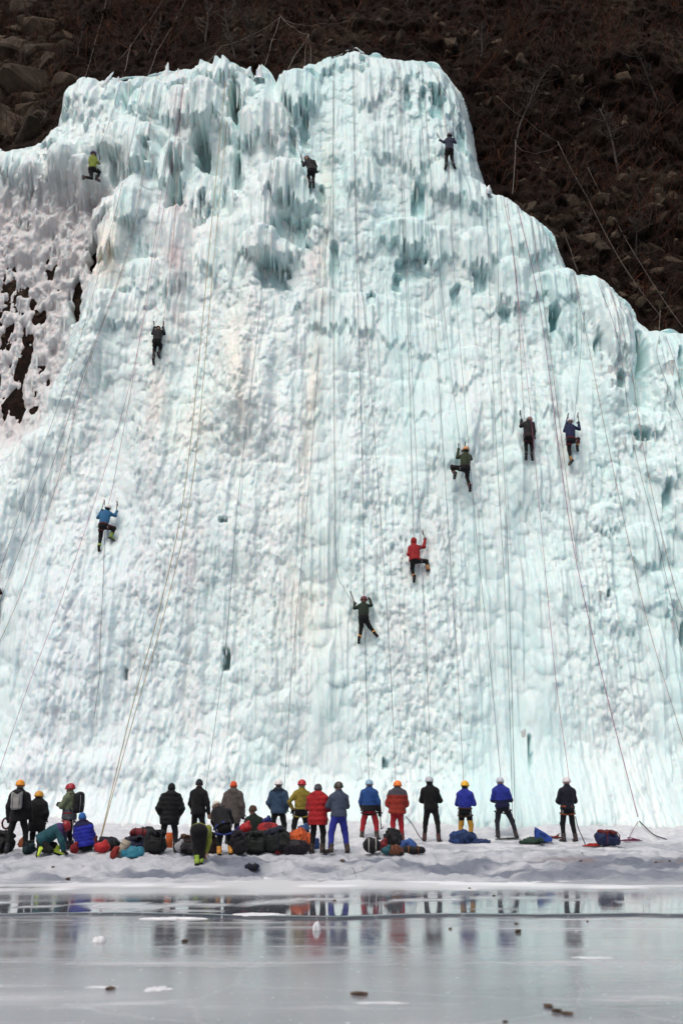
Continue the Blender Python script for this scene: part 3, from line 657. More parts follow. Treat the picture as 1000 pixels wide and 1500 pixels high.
# bare saplings
M_BARK = mat_rock('grey brown bark', (.04, .033, .028), (.12, .10, .088), 6)
def bare_tree(x, y, h, lean, seed, label, light=1.0):
    r = random.Random(seed); Y = hill_hit(x, y) - .05; base = px_at(x, y, Y)
    t = link('bare_tree', None, None, base); tag(t, label, 'tree', 'bare trees on the hillside')
    def path(p, d, L, n, wob):
        pts = [p.copy()]
        for k in range(n):
            d = (d + Vector((r.gauss(0, wob), r.gauss(0, wob * .6), r.gauss(0, wob * .5) + .03))).normalized(); p = p + d * (L / n); pts.append(p.copy())
        return pts, d
    pts, d = path(Vector((0, .15, -.2)), Vector((lean, -.18, 1)).normalized(), h, 8, .10)
    tr = link('trunk', mesh_np('trunk', *tube(pts, np.linspace(.085, .02, 9) * (h / 4) ** .5, 6), [M_BARK]), t)
    bs = []
    for k in range(int(7 + h * 2)):
        i = r.randrange(2, 8); q, d2 = path(pts[i], (Vector((r.gauss(0, .8), r.gauss(-.1, .4), r.uniform(.2, 1)))).normalized(), h * r.uniform(.15, .4), 5, .2)
        bs.append(tube(q, np.linspace(.028, .009, 6), 4))
        for m in range(3):
            j = r.randrange(1, 5); q2, _ = path(q[j], (Vector((r.gauss(0, .8), r.gauss(-.1, .4), r.uniform(.0, 1)))).normalized(), h * r.uniform(.06, .18), 4, .25)
            bs.append(tube(q2, np.linspace(.014, .007, 5), 4))
    link('crown', mesh_np('crown', *join_vf(bs), [M_BARK]), t)
    return t
for a in [(345, 88, 3.2, -.25, 1, 'slim bare tree leaning left just above the crest spires'), (372, 86, 3.6, -.35, 2, 'bare tree with a thick stem above the gap in the ice crest'), (757, 205, 3.2, .05, 3, 'bare tree the pale sling hangs from, right of the crest'),
          (770, 160, 3.0, .35, 4, 'bare tree curving right above the upper right shoulder of ice'), (905, 250, 3.5, .1, 5, 'tall thin bare tree high above the right ice shoulder'), (930, 395, 2.6, .06, 6, 'short straight bare tree just above the right ice edge'),
          (300, 62, 2.6, .1, 7, 'bare tree at the top edge above the left part of the crest'), (600, 50, 2.6, -.2, 8, 'bare sapling at the top edge right of the highest ice'), (850, 160, 3.0, -.15, 9, 'bare sapling on the dark slope, upper right'), (965, 150, 3.2, -.2, 10, 'bare tree near the right edge, upper slope'),
          (110, 95, 2.6, .3, 11, 'bare sapling above the left shoulder of the ice'), (50, 190, 2.4, .8, 12, 'low bare sapling leaning right beside the left rock face'), (840, 350, 1.8, .9, 13, 'small dark sapling leaning right over the ice shoulder'), (215, 75, 2.2, .4, 14, 'thin sapling above the left crest'), (700, 90, 2.2, .3, 15, 'thin sapling beside the pale rocks right of the crest')]:
    bare_tree(*a)
# ------------------------------------------------------------------ soft-body modelling: signed distances -> smooth quad mesh
def surfnet(f, lo, hi, h):
    lo = np.asarray(lo, float) - 2 * h; hi = np.asarray(hi, float) + 2 * h
    n = np.maximum(np.ceil((hi - lo) / h).astype(int) + 1, 3)
    ax = [lo[i] + h * np.arange(n[i]) for i in range(3)]
    G = np.stack(np.meshgrid(*ax, indexing='ij'), -1)
    d = f(G.reshape(-1, 3)).reshape(n); d = np.where(d == 0, 1e-7, d)
    s = d < 0
    c = lambda a, i, j, k: a[i:n[0] - 1 + i, j:n[1] - 1 + j, k:n[2] - 1 + k]
    cnt = sum(c(s, i, j, k).astype(int) for i in (0, 1) for j in (0, 1) for k in (0, 1))
    act = (cnt > 0) & (cnt < 8)
    idx = np.full(act.shape, -1); A = np.argwhere(act); idx[act] = np.arange(len(A))
    acc = np.zeros((len(A), 3)); num = np.zeros(len(A))
    a0, a1, a2 = A.T
    for axis in range(3):
        o = [0, 1, 2]; o.remove(axis)
        for u in (0, 1):
            for v in (0, 1):
                p0 = [0, 0, 0]; p0[o[0]] = u; p0[o[1]] = v; p1 = list(p0); p1[axis] = 1
                d0 = d[a0 + p0[0], a1 + p0[1], a2 + p0[2]]; d1 = d[a0 + p1[0], a1 + p1[1], a2 + p1[2]]
                m = (d0 < 0) != (d1 < 0); t = np.where(m, d0 / np.where(m, d0 - d1, 1), 0)
                q = np.tile(np.array(p0, float), (len(A), 1)); q[:, axis] = t
                acc += q * m[:, None]; num += m
    V = lo + h * (A + acc / num[:, None])
    Fs = []
    for axis in range(3):
        o1, o2 = (axis + 1) % 3, (axis + 2) % 3
        sl0 = [slice(None)] * 3; sl1 = [slice(None)] * 3; sl0[axis] = slice(0, -1); sl1[axis] = slice(1, None)
        for q in (o1, o2): sl0[q] = slice(1, -1); sl1[q] = slice(1, -1)
        x = s[tuple(sl0)] != s[tuple(sl1)]; E = np.argwhere(x)
        if not len(E): continue
        base = E.copy(); base[:, o1] += 1; base[:, o2] += 1
        neg = s[tuple(base.T)]
        def cell(u, v):
            b = base.copy(); b[:, o1] -= u; b[:, o2] -= v; return idx[tuple(b.T)]
        Q = np.stack([cell(1, 1), cell(0, 1), cell(0, 0), cell(1, 0)], 1)
        Q[~neg] = Q[~neg][:, ::-1]
        Fs.append(Q)
    F = np.vstack(Fs)
    return V, F[(F >= 0).all(1)]
def smin(a, b, k):
    h = np.clip(.5 + .5 * (b - a) / k, 0, 1); return b + (a - b) * h - k * h * (1 - h)
def v3(p): return np.array([p[0], p[1], p[2]], float)
def sd_cone(P, a, b, ra, rb, flat=None):
    """capsule with two radii"""
    a = v3(a); b = v3(b); ba = b - a; t = np.clip(((P - a) @ ba) / (ba @ ba + 1e-9), 0, 1)
    q = P - a - t[:, None] * ba
    return np.sqrt((q * q).sum(1)) - (ra + (rb - ra) * t)
def sd_ell(P, c, M, r):
    """ellipsoid: axes = rows of M, radii r"""
    q = ((P - v3(c)) @ np.asarray(M).T) / np.asarray(r); k = np.sqrt((q * q).sum(1)); return (k - 1) * min(r)
def sd_box(P, c, M, hs, rd):
    q = np.abs((P - v3(c)) @ np.asarray(M).T) - (np.asarray(hs) - rd)
    return np.sqrt((np.maximum(q, 0) ** 2).sum(1)) + np.minimum(q.max(1), 0) - rd
def lumpy(P, s, a, seed=0):
    x, y, z = P.T
    return a * (np.sin(s * (x + .7 * z) + seed) * np.sin(s * (1.1 * y - .4 * z) + 2 * seed) + .6 * np.sin(s * 1.9 * (z + .5 * x) + 3 * seed) * np.sin(s * 1.7 * (x - y) + seed))
I3 = np.eye(3)

# ------------------------------------------------------------------ cloth and gear materials
def lin(c):
    if isinstance(c, str): c = [int(c[i:i + 2], 16) / 255 for i in (0, 2, 4)]
    return tuple(((v + .055) / 1.055) ** 2.4 if v > .04045 else v / 12.92 for v in c)
def cloth(hexc, rough=.75, shiny=.25):
    key = (hexc, rough)
    if key in MATS: return MATS[key]
    m, nt, b = new_mat('cloth ' + hexc); c = lin(hexc); g_ = .2126 * c[0] + .7152 * c[1] + .0722 * c[2]; c = tuple(.74 * (.9 * v + .1 * g_) for v in c)
    n = noise_node(nt, 9, 4, .6, coord(nt, 'Object'))
    r = ramp(nt, n.outputs[0], [(.3, tuple(v * .78 for v in c)), (.7, tuple(min(1, v * 1.15) for v in c))])
    nt.links.new(r.outputs[0], b.inputs['Base Color'])
    b.inputs['Roughness'].default_value = rough; b.inputs['Specular IOR Level'].default_value = shiny
    if 'Sheen Weight' in b.inputs: b.inputs['Sheen Weight'].default_value = .06
    n2 = noise_node(nt, 45, 3, .6, coord(nt, 'Object')); bump(nt, b, n2.outputs[0], .35, .01)
    MATS[key] = m; return m
def plastic(hexc, rough=.35):
    key = ('p', hexc, rough)
    if key in MATS: return MATS[key]
    m, nt, b = new_mat('shell ' + hexc)
    n = noise_node(nt, 14, 4, .6, coord(nt, 'Object')); c = lin(hexc)
    r = ramp(nt, n.outputs[0], [(.35, tuple(v * .85 for v in c)), (.65, c)])
    nt.links.new(r.outputs[0], b.inputs['Base Color']); b.inputs['Roughness'].default_value = rough
    MATS[key] = m; return m
def metal(hexc, rough=.35):
    key = ('m', hexc)
    if key in MATS: return MATS[key]
    m, nt, b = new_mat('metal ' + hexc)
    n = noise_node(nt, 20, 3, .6, coord(nt, 'Object')); c = lin(hexc)
    r = ramp(nt, n.outputs[0], [(.35, tuple(v * .7 for v in c)), (.65, c)])
    nt.links.new(r.outputs[0], b.inputs['Base Color']); b.inputs['Roughness'].default_value = rough; b.inputs['Metallic'].default_value = .8
    MATS[key] = m; return m
SKIN = cloth('b98a70', .55)

# ------------------------------------------------------------------ hands, boots, crampons, axes (shared meshes)
def hand_mesh(curl, mat, name):
    """right hand: wrist at 0, fingers towards +Z, palm towards +Y, thumb towards -X"""
    segs = []
    for i, (x, L) in enumerate(((-.032, .075), (-.011, .083), (.010, .077), (.030, .060))):
        p = np.array([x, 0, .09]); a = curl * (.5 + .06 * i)
        for k, fr in enumerate((.45, .32, .25)):
            d = np.array([x * .4, math.sin(a), math.cos(a)]); q = p + d * L * fr * 1.05
            segs.append((p, q, .0125 - .0012 * k, .0118 - .0012 * k)); p = q; a += curl * .85
    th = np.array([-.035, .008, .03]); t1 = th + np.array([-.028, .018 + .01 * curl, .035]); t2 = t1 + np.array([.004 + .012 * curl, .016 + .012 * curl, .032])
    segs += [(th, t1, .016, .014), (t1, t2, .0135, .011)]
    def f(P):
        d = sd_box(P, (0, 0, .05), I3, (.042, .018, .05), .016)
        d = smin(d, sd_cone(P, (0, 0, -.06), (0, 0, .02), .034, .03), .02)
        for s in segs: d = smin(d, sd_cone(P, *s), .006)
        return d
    V, F = surfnet(f, (-.1, -.04, -.1), (.06, .13, .2), .0075)
    return mesh_np(name, V, F, [mat])
_hands = {}
def hand_of(col, grip):
    k = (col, grip)
    if k not in _hands: _hands[k] = hand_mesh(1.35 if grip else .55, SKIN if col == 'skin' else cloth(col), 'hand' if col == 'skin' else 'glove')
    return _hands[k]
def boot_mesh(col, sole='1c1a19'):
    """ankle at 0, foot towards +Y, sole at z=-.085"""
    def f(P):
        d = sd_cone(P, (0, -.035, -.03), (0, .15, -.045), .05, .04)
        d = smin(d, sd_cone(P, (0, -.02, 0), (0, -.03, .12), .058, .062), .05)
        d = np.maximum(d, -P[:, 2] - .085)
        so = sd_box(P, (0, .055, -.083), I3, (.05 - 0, .145, .017), .012)
        d = np.minimum(d, so)
        return np.maximum(d, P[:, 2] - .13)
    V, F = surfnet(f, (-.08, -.11, -.11), (.08, .22, .14), .0125)
    fc = V[F].mean(1); mi = (fc[:, 2] < -.066).astype(int)
    return mesh_np('boot', V, F, [plastic(col, .5), cloth(sole)], mi=mi)
_boots = {}
def boot_of(col):
    if col not in _boots: _boots[col] = boot_mesh(col)
    return _boots[col]
def crampon_mesh():
    parts = []
    for s in (-1, 1):
        parts.append(tube([(s * .04, -.08, -.105), (s * .045, .06, -.105), (s * .035, .2, -.105)], .006, 4))
        for y in (-.07, -.02, .07, .13): parts.append(tube([(s * .043, y, -.105), (s * .047, y, -.15)], [.009, .002], 4))
        parts.append(tube([(s * .02, .19, -.1), (s * .022, .26, -.12)], [.008, .002], 4))
    parts.append(tube([(-.04, 0, -.103), (.04, 0, -.103)], .006, 4)); parts.append(tube([(-.04, .1, -.103), (.04, .1, -.103)], .006, 4))
    V, F = join_vf(parts); return mesh_np('crampon', V, F, [metal('8a8c90')])
CRAMPON = crampon_mesh()
def axe_meshes():
    sh = [(0, .0, -.04), (0, -.005, .1), (0, -.02, .25), (0, -.01, .38), (0, .015, .48)]
    a = mesh_np('shaft', *tube(sh, .0135, 6), [metal('35363a')])
    b = mesh_np('grip', *tube([(0, .002, -.05), (0, 0, .0), (0, -.003, .13)], [.021, .018, .017], 6), [cloth('161616')])
    pk = [(0, -.07, .50), (0, .0, .495), (0, .08, .488), (0, .16, .455), (0, .21, .415)]
    c = mesh_np('pick', *tube(pk, [.018, .02, .016, .012, .004], 5), [metal('54565a')])
    return a, b, c
AXE = axe_meshes()
def frame_to(z, y):
    z = Vector(z).normalized(); y = Vector(y); x = y.cross(z)
    if x.length < 1e-4: x = Vector((1, 0, 0))
    x.normalize(); y = z.cross(x)
    return Matrix((x, y, z)).transposed()
def ice_axe(hand, head, label, side=(0, 1, 0)):
    """hand and head are points in the place; the pick looks along side (towards the ice)"""
    d = Vector(head) - Vector(hand); L = max(d.length, .3)
    o = link('ice_axe', None, None, Vector(hand)); o.rotation_euler = frame_to(d, side).to_euler()
    s = L / .52; o.scale = (1.15, s, s)
    for n, m in zip(('shaft', 'grip', 'pick'), AXE): link(n, m, o)
    return tag(o, label, 'ice axe', 'ice axes of the climbers')

# ------------------------------------------------------------------ people
def norm(v): v = np.asarray(v, float); return v / (np.linalg.norm(v) + 1e-9)
def bbox(pts, r): P = np.array([v3(p) for p in pts]); return P.min(0) - r, P.max(0) + r
def build_person(base, J, sp):
    """J: joint positions (place coordinates); sp: what the person wears. One continuous body; clothing as children."""
    base = Vector(base); root = link('person', None, None, base)
    J = {k: v3(v) - v3(base) for k, v in J.items()}
    B = sp.get('bulk', .02); sc = sp.get('scale', 1.0)
    face = norm(sp.get('face', (0, 1, 0))); seed = sp.get('seed', 1)
    upv = norm(J['head'] - J['neck']); upv = norm(upv + .8 * np.array([0, 0, 1]) if sp.get('upright', True) else upv)
    fx = norm(np.cross(face, upv)); fy = np.cross(upv, fx); HM = np.stack([fx, fy, upv])       # head frame: right, forward, up
    hd = J['head']; loc = lambda x, y, z: hd + sc * (fx * x + fy * y + upv * z)
    t_up = norm(J['neck'] - J['pelvis'])
    t_right = norm(J['shR'] - J['shL']); t_fwd = norm(np.cross(t_up, t_right)); t_right = np.cross(t_fwd, t_up)
    TM = np.stack([t_right, t_fwd, t_up]); chest = J['pelvis'] * .38 + J['neck'] * .62
    belly = J['pelvis'] * .75 + J['neck'] * .25
    def torso(P, g, arms=True, wr=1.0):
        d = sd_ell(P, chest, TM, np.array([.165 + g, .118 + g, .24 + g]) * sc)
        d = smin(d, sd_ell(P, belly, TM, np.array([.15 + g, .115 + g, .2 + g]) * sc), .06)
        d = smin(d, sd_cone(P, J['shL'], J['shR'], (.05 + g * .75) * sc, (.05 + g * .75) * sc), .07)
        for s in 'LR': d = smin(d, sd_cone(P, J['neck'] - t_up * .01, J['sh' + s] * .8 + J['neck'] * .2, (.05 + g * .5) * sc, (.045 + g * .6) * sc), .05)
        if arms:
            for s in 'LR':
                d = smin(d, sd_cone(P, J['sh' + s], J['el' + s], (.05 + g * .85) * sc, (.043 + g * .8) * sc), .04)
                e = J['el' + s] + (J['ha' + s] - J['el' + s]) * wr
                d = smin(d, sd_cone(P, J['el' + s], e, (.043 + g * .8) * sc, (.032 + g * .7) * sc), .02)
        return d
    def legs(P, g, top=0):
        d = sd_ell(P, J['pelvis'], TM, np.array([.155 + g, .12 + g, .13 + g]) * sc)
        for s in 'LR':
            d2 = smin(sd_cone(P, J['hip' + s], J['kn' + s], (.085 + g) * sc, (.06 + g) * sc), sd_cone(P, J['kn' + s], J['an' + s], (.058 + g) * sc, (.042 + g) * sc), .03)
            d = smin(d, d2, .05)
        return d
    def headf(P):
        d = sd_ell(P, loc(0, -.01, .03), HM, np.array([.075, .095, .095]) * sc)
        d = smin(d, sd_ell(P, loc(0, .03, -.055), HM, np.array([.055, .06, .07]) * sc), .03)
        d = smin(d, sd_cone(P, loc(0, .09, .0), loc(0, .108, -.03), .01 * sc, .016 * sc), .015)
        for s in (-1, 1): d = smin(d, sd_ell(P, loc(s * .078, -.005, -.01), HM, np.array([.014, .02, .032]) * sc), .01)
        return smin(d, sd_cone(P, hd - upv * .05 * sc, J['neck'] - t_up * .04, .052 * sc, .062 * sc), .03)
    allp = list(J.values())
    lo, hi = bbox(allp, .16)
    body = lambda P: smin(smin(torso(P, -.012), legs(P, -.014), .05), headf(P), .03)
    V, F = surfnet(body, lo, hi, .022)
    mi = np.zeros(len(F), int); fc = V[F].mean(1)
    for s in (-1, 1): mi[np.linalg.norm(fc - loc(s * .032, .085, .012), axis=1) < .017] = 1
    mi[np.linalg.norm((fc - loc(0, .09, -.062)) * 1, axis=1) < .02] = 2
    link('body', mesh_np('body', V, F, [SKIN, cloth('2a1d18'), cloth('8c4a42')], mi=mi), root)
    # jacket
    hem = sp.get('hem', .08)
    def fold(P): return lumpy(P, 26, .006, seed) + lumpy(P, 55, .0028, seed + 2)
    if sp.get('quilt'):
        q_ = lambda P: -.011 * np.abs(np.sin(math.pi * ((P - J['pelvis']) @ t_up) / sp['quilt']))
    else: q_ = lambda P: 0
    hp = J['pelvis'] - t_up * hem
    def jack(P):
        d = torso(P, B)
        if hem > 0: d = smin(d, sd_ell(P, J['pelvis'] - t_up * hem * .4, TM, np.array([.175 + B, .135 + B, .16 + hem * .6]) * sc), .05)
        d = smin(d, sd_cone(P, J['neck'] - t_up * .04, J['neck'] + t_up * .035, (.085 + B * .6) * sc, (.07 + B * .3) * sc), .04)
        if sp.get('hood') == 'down': d = smin(d, sd_ell(P, J['neck'] - t_fwd * .09 - t_up * .0, TM, np.array([.13, .075, .085]) * sc), .04)
        if sp.get('hood') == 'up':
            d = smin(d, sd_ell(P, loc(0, -.02, .02), HM, np.array([.105, .115, .135]) * sc), .05)
            d = np.maximum(d, -sd_ell(P, loc(0, .11, -.01), HM, np.array([.07, .09, .1]) * sc))
        d = d + fold(P) + q_(P)
        d = np.maximum(d, -((P - hp) @ t_up))
        return d
    jp = [J[k] for k in J if k[:2] in ('ne', 'sh', 'el', 'ha', 'pe', 'he')] + [hp, J['pelvis']]
    lo, hi = bbox(jp, .2)
    V, F = surfnet(jack, lo, hi, .019)
    jm = [cloth(sp['jacket'])]; mi = None
    if 'jacket2' in sp:
        jm.append(cloth(sp['jacket2'])); fc = V[F].mean(1); tt = ((fc - J['pelvis']) @ t_up) / (np.linalg.norm(J['neck'] - J['pelvis']))
        z0, z1 = sp.get('zone2', (.72, 2)); mi = ((tt > z0) & (tt < z1)).astype(int)
    link('jacket', mesh_np('jacket', V, F, jm, mi=mi), root)
    # trousers
    Bt = sp.get('tbulk', .012)
    def trs(P):
        d = legs(P, Bt) + lumpy(P, 22, .006, seed + 5) + lumpy(P, 48, .003, seed + 6)
        for s in 'LR':
            a = norm(J['kn' + s] - J['an' + s]); m = np.linalg.norm(P - J['an' + s], axis=1) < .18
            d = np.where(m, np.maximum(d, -((P - J['an' + s]) @ a) + .0), d)
        return d
    lo, hi = bbox([J[k] for k in J if k[:2] in ('hi', 'kn', 'an', 'pe')], .2)
    V, F = surfnet(trs, lo, hi, .019)
    tm = [cloth(sp['trousers'])]; mi = None
    if 'trousers2' in sp:
        tm.append(cloth(sp['trousers2'])); fc = V[F].mean(1); mi = (fc[:, 2] < (J['knL'][2] + J['knR'][2]) / 2 + sp.get('tz', .12)).astype(int)
    link('trousers', mesh_np('trousers', V, F, tm, mi=mi), root)
    # boots
    for s in 'LR':
        a = J['an' + s]; fd = norm(J['toe' + s] - a); shin = norm(J['kn' + s] - a)
        up = norm(shin - fd * (shin @ fd)) if abs(shin @ fd) < .97 else norm(np.array([0, 0, 1.]) - fd * fd[2])
        x = np.cross(fd, up); M = Matrix((Vector(x), Vector(fd), Vector(up))).transposed()
        o = link('boot', boot_of(sp.get('boots', '2a2624')), root, Vector(a)); o.rotation_euler = M.to_euler(); o.scale = (1.0, 1.02, .92)
        if sp.get('crampons'): link('crampon', CRAMPON, o)
    # hands
    for s in 'LR':
        w = J['ha' + s]; fd = norm(w - J['el' + s]); pal = sp.get('palm', t_fwd)
        M = frame_to(fd, pal)
        o = link('hand' if sp.get('gloves', '181818') == 'skin' else 'glove', hand_of(sp.get('gloves', '181818'), sp.get('grip', False)), root, Vector(w - fd * .01)); o.rotation_euler = M.to_euler()
        o.scale = (-1.1 if s == 'L' else 1.1, 1.1, 1.1)
    # headgear
    hk = sp.get('hat', 'helmet')
    if hk != 'none':
        if hk == 'helmet':
            def hf(P):
                d = sd_ell(P, loc(0, -.012, .045), HM, np.array([.108, .128, .108]) * sc)
                d = np.abs(d + .006) - .010
                zz = (P - loc(0, 0, .015)) @ upv; yy = (P - hd) @ fy
                d = np.maximum(d, -(zz + .02 * (yy < -.03) + .0))
                br = np.maximum(np.abs(sd_ell(P, loc(0, -.005, .02), HM, np.array([.116, .137, .11]) * sc)) - .009, np.abs(zz - .006) - .010)
                rib = np.maximum(sd_ell(P, loc(0, -.012, .045), HM, np.array([.114, .134, .115]) * sc), np.abs((P - hd) @ fx) - .016); rib = np.maximum(rib, -zz)
                return np.minimum(np.minimum(d, br), rib)
            mt = [plastic(sp['hatc'], .4)]; hs = .011
        elif hk == 'beanie':
            def hf(P):
                d = sd_ell(P, loc(0, -.012, .045), HM, np.array([.092, .112, .108]) * sc) + lumpy(P, 40, .003, seed)
                zz = (P - loc(0, 0, .0)) @ upv
                cuff = np.maximum(sd_ell(P, loc(0, -.01, .03), HM, np.array([.1, .12, .1]) * sc), np.abs(zz - .012) - .03)
                return np.minimum(np.maximum(d, -zz - .02), cuff)
            mt = [cloth(sp['hatc'])]; hs = .013
        lo, hi = bbox([hd], .16)
        V, F = surfnet(hf, lo, hi, hs)
        ho = link('helmet' if hk == 'helmet' else 'knit_hat', mesh_np('headgear', V, F, mt), root)
        if hk == 'helmet':
            for s in (-1, 1):
                link('chin_strap', mesh_np('chin_strap', *tube([loc(s * .095, .0, .02), loc(s * .082, .03, -.05), loc(s * .03, .06, -.115)], .006, 4), [cloth('1a1a1a')]), ho)
        if sp.get('hair'):
            def af(P):
                d = sd_ell(P, loc(0, -.03, -.02), HM, np.array([.085, .085, .095]) * sc) + lumpy(P, 70, .004, seed)
                return np.maximum(d, (P - loc(0, .02, 0)) @ fy)
            V, F = surfnet(af, lo, hi, .014); link('hair', mesh_np('hair', V, F, [cloth('1a1412')]), root)
    if sp.get('harness'):
        Bh = max(B, Bt) + .014; wz = sp.get('hz', .05)
        def hf(P):
            a = (P - J['pelvis']) @ t_up
            d = np.maximum(np.minimum(legs(P, Bh), torso(P, B + .014, False)), np.abs(a - wz) - .028)
            for s in 'LR':
                th = norm(J['kn' + s] - J['hip' + s]); b = (P - J['hip' + s]) @ th
                d = np.minimum(d, np.maximum(sd_cone(P, J['hip' + s], J['kn' + s], (.088 + Bh) * sc, (.062 + Bh) * sc), np.abs(b - .12) - .02))
            return d
        lo, hi = bbox([J['pelvis'], J['hipL'], J['hipR'], (J['knL'] + J['hipL']) / 2, (J['knR'] + J['hipR']) / 2], .22)
        V, F = surfnet(hf, lo, hi, .016); h = link('harness', mesh_np('harness', V, F, [cloth(sp['harness'])]), root)
        for s in (-1, 1):      # gear loops with a few carabiners
            for k in range(2):
                c = J['pelvis'] + t_right * s * (.17 + Bt) + t_up * (-.03 - .02 * k) - t_fwd * (.02 + .06 * k)
                ring = [c + .03 * math.cos(a) * t_fwd + .05 * math.sin(a) * t_up - t_up * .05 for a in np.linspace(0, 6.28, 9)]
                link('carabiner', mesh_np('carabiner', *tube(ring, .006, 4), [metal(sp.get('biner', 'b0b2b6'))]), h)
    root_label = sp['label']; tag(root, root_label, 'person', sp.get('group'))
    return root, J
def person_px(Y0, js, sp, slope=.27, zpel=None):
    """a climber whose joints the photo shows at the pixel positions js = {joint: (x, y, metres off the ice)}"""
    px_, py_, off = js['pelvis']; pel = px_at(px_, py_, Y0 - off)
    J = {}
    for k, (x, y, o) in js.items():
        Y = Y0 - o
        for _ in range(3):
            p = px_at(x, y, Y); Y = Y0 + slope * (p.z - pel.z) - o
        J[k] = px_at(x, y, Y)
    return J, pel
OFF = dict(head=.36, neck=.36, sh=.34, el=.30, ha=.16, pelvis=.42, hip=.40, kn=.26, an=.22, toe=.05)
def climber(sp, body, axes):
    """body: {joint: (x, y)} in the photo"""
    cx = body['pelvis'][0]; cyv = body['pelvis'][1]
    hits = sorted(wall_hit(cx + dx, cyv + dy) - .27 * (px_at(cx, cyv + dy, 42).z - px_at(cx, cyv, 42).z) for dx in (-10, -5, 0, 5, 10) for dy in (-24, -12, 0, 12, 24))
    Y0 = hits[2]
    js = {}
    for k, v in body.items():
        key = k if k in OFF else k[:-1]
        js[k] = (v[0], v[1], (v[2] if len(v) > 2 else OFF[key]))
    if 'neck' not in js:
        js['neck'] = ((js['shL'][0] + js['shR'][0]) / 2 * .8 + js['head'][0] * .2, (js['shL'][1] + js['shR'][1]) / 2 - 2, OFF['neck'])
    hw = 4.2 * 42 / 45
    if 'hipL' not in js:
        js['hipL'] = (cx - hw * .75, cyv + 1.5, OFF['hip']); js['hipR'] = (cx + hw * .75, cyv + 1.5, OFF['hip'])
    J, pel = person_px(Y0, js, sp)
    sp = dict(dict(crampons=True, grip=True, group='climbers on the ice', upright=True), **sp)
    low = min((J[k] for k in J), key=lambda p: p.z)
    root, _ = build_person(Vector((pel.x, pel.y, low.z)), J, sp)
    for hk, (x, y), lab in axes:
        h = J[hk]; e = Y0 + .27 * (px_at(x, y, h.y).z - pel.z) - .10
        ice_axe(h, px_at(x, y, e), lab)
    return J, Y0
# ------------------------------------------------------------------ the climbers
CLI = {}
CLI['lime'] = climber(dict(jacket='7d8f18', trousers='15181c', hat='helmet', hatc='3a3560', boots='3a2a26', harness='2a1c20', seed=1, hem=.02, label='climber in a lime green jacket kneeling on a ledge, upper left of the ice'),
  dict(head=(137, 226), neck=(136.5, 229.8), shL=(132.8, 231.5), shR=(140.2, 231.5), elL=(132, 238, .45), haL=(139, 229), elR=(142, 237.5, .4), haR=(145, 238.5), pelvis=(136, 247), knR=(146, 252), anR=(142.5, 261), toeR=(147.5, 263.5), knL=(135, 261, .3), anL=(124, 259.5, .5), toeL=(125.5, 265.5, .55)),
  [('haL', (142, 219), 'ice axe swung above the head of the climber in lime green'), ('haR', (146.5, 229.5), 'ice axe in the lower hand of the climber in lime green')])
CLI['top black'] = climber(dict(jacket='17181d', trousers='101114', hat='helmet', hatc='c9ccd0', boots='2e2622', seed=2, hem=.02, upright=False, label='climber all in black hunched over below the crest, top centre'),
  dict(head=(449.5, 232.5, .22), neck=(452, 234, .34), shL=(448.8, 237), shR=(459.5, 237), elL=(444.5, 242.5), haL=(442.8, 237), elR=(462.8, 244), haR=(462.5, 249.5, .4), pelvis=(456.5, 250), knL=(451.8, 258), knR=(458.8, 258), anL=(453.5, 267.5), anR=(459, 267.5), toeL=(452.7, 273), toeR=(459.5, 274)),
  [('haL', (440.5, 227), 'ice axe raised by the hunched climber in black near the crest'), ('haR', (466.5, 251.5), 'ice axe hanging at the hip of the hunched climber in black')])
CLI['navy top'] = climber(dict(jacket='262c47', trousers='14120f', hat='helmet', hatc='8d9094', boots='1d1f24', harness='17140f', seed=3, hem=.03, hair=True, label='climber in a navy jacket and grey helmet high on the right of the crest'),
  dict(head=(658, 199.2), neck=(657.8, 203), shL=(654.2, 205), shR=(662.2, 205), elL=(649.5, 208.3), haL=(644.8, 205.5), elR=(666.5, 209), haR=(664.5, 203.5), pelvis=(657.5, 220), knL=(653.5, 231.5), knR=(661.5, 232), anL=(652.7, 242), anR=(664, 241), toeL=(651, 247.5), toeR=(666, 245)),
  [('haL', (640, 196), 'ice axe swung out left by the climber in navy high on the right'), ('haR', (663.5, 194), 'ice axe above the helmet of the climber in navy high on the right')])
CLI['black left'] = climber(dict(jacket='14161c', trousers='0f1013', hat='beanie', hatc='15171d', boots='2b2322', harness='1c1719', seed=4, hem=.02, upright=False, label='climber in black with both arms up, left of centre at mid height'),
  dict(head=(232.3, 482.2, .2), neck=(232.2, 484.5, .33), shL=(226.5, 486.3), shR=(238.3, 486.3), elL=(223.8, 488.5), haL=(226.2, 480), elR=(241, 489), haR=(239.3, 480), pelvis=(230.5, 500), knL=(226.5, 512), knR=(235.5, 508.5), anL=(225.2, 526), anR=(233.3, 516.8), toeL=(226, 531.5), toeR=(235, 522)),
  [('haL', (225.5, 471), 'ice axe in the left hand of the climber in black left of centre'), ('haR', (239.8, 471), 'ice axe in the right hand of the climber in black left of centre')])
CLI['black right'] = climber(dict(jacket='14151a', trousers='101216', hat='helmet', hatc='d8dadd', boots='24262c', harness='4a2026', seed=5, hem=.1, bulk=.03, upright=False, label='climber in black with head bowed, hanging level with the one in navy'),
  dict(head=(774.5, 615.5, .18), neck=(773.6, 618, .33), shL=(767.5, 621.5), shR=(779.5, 621.5), elL=(762.8, 624.3), haL=(763.2, 616.5), elR=(781.8, 632), haR=(781.5, 638.5, .4), pelvis=(773.7, 640), knL=(770, 652), knR=(778, 652), anL=(770, 665), anR=(778.6, 666), toeL=(769.8, 671), toeR=(779.7, 673)),
  [('haL', (761.3, 602), 'ice axe held straight up by the bowed climber in black')])
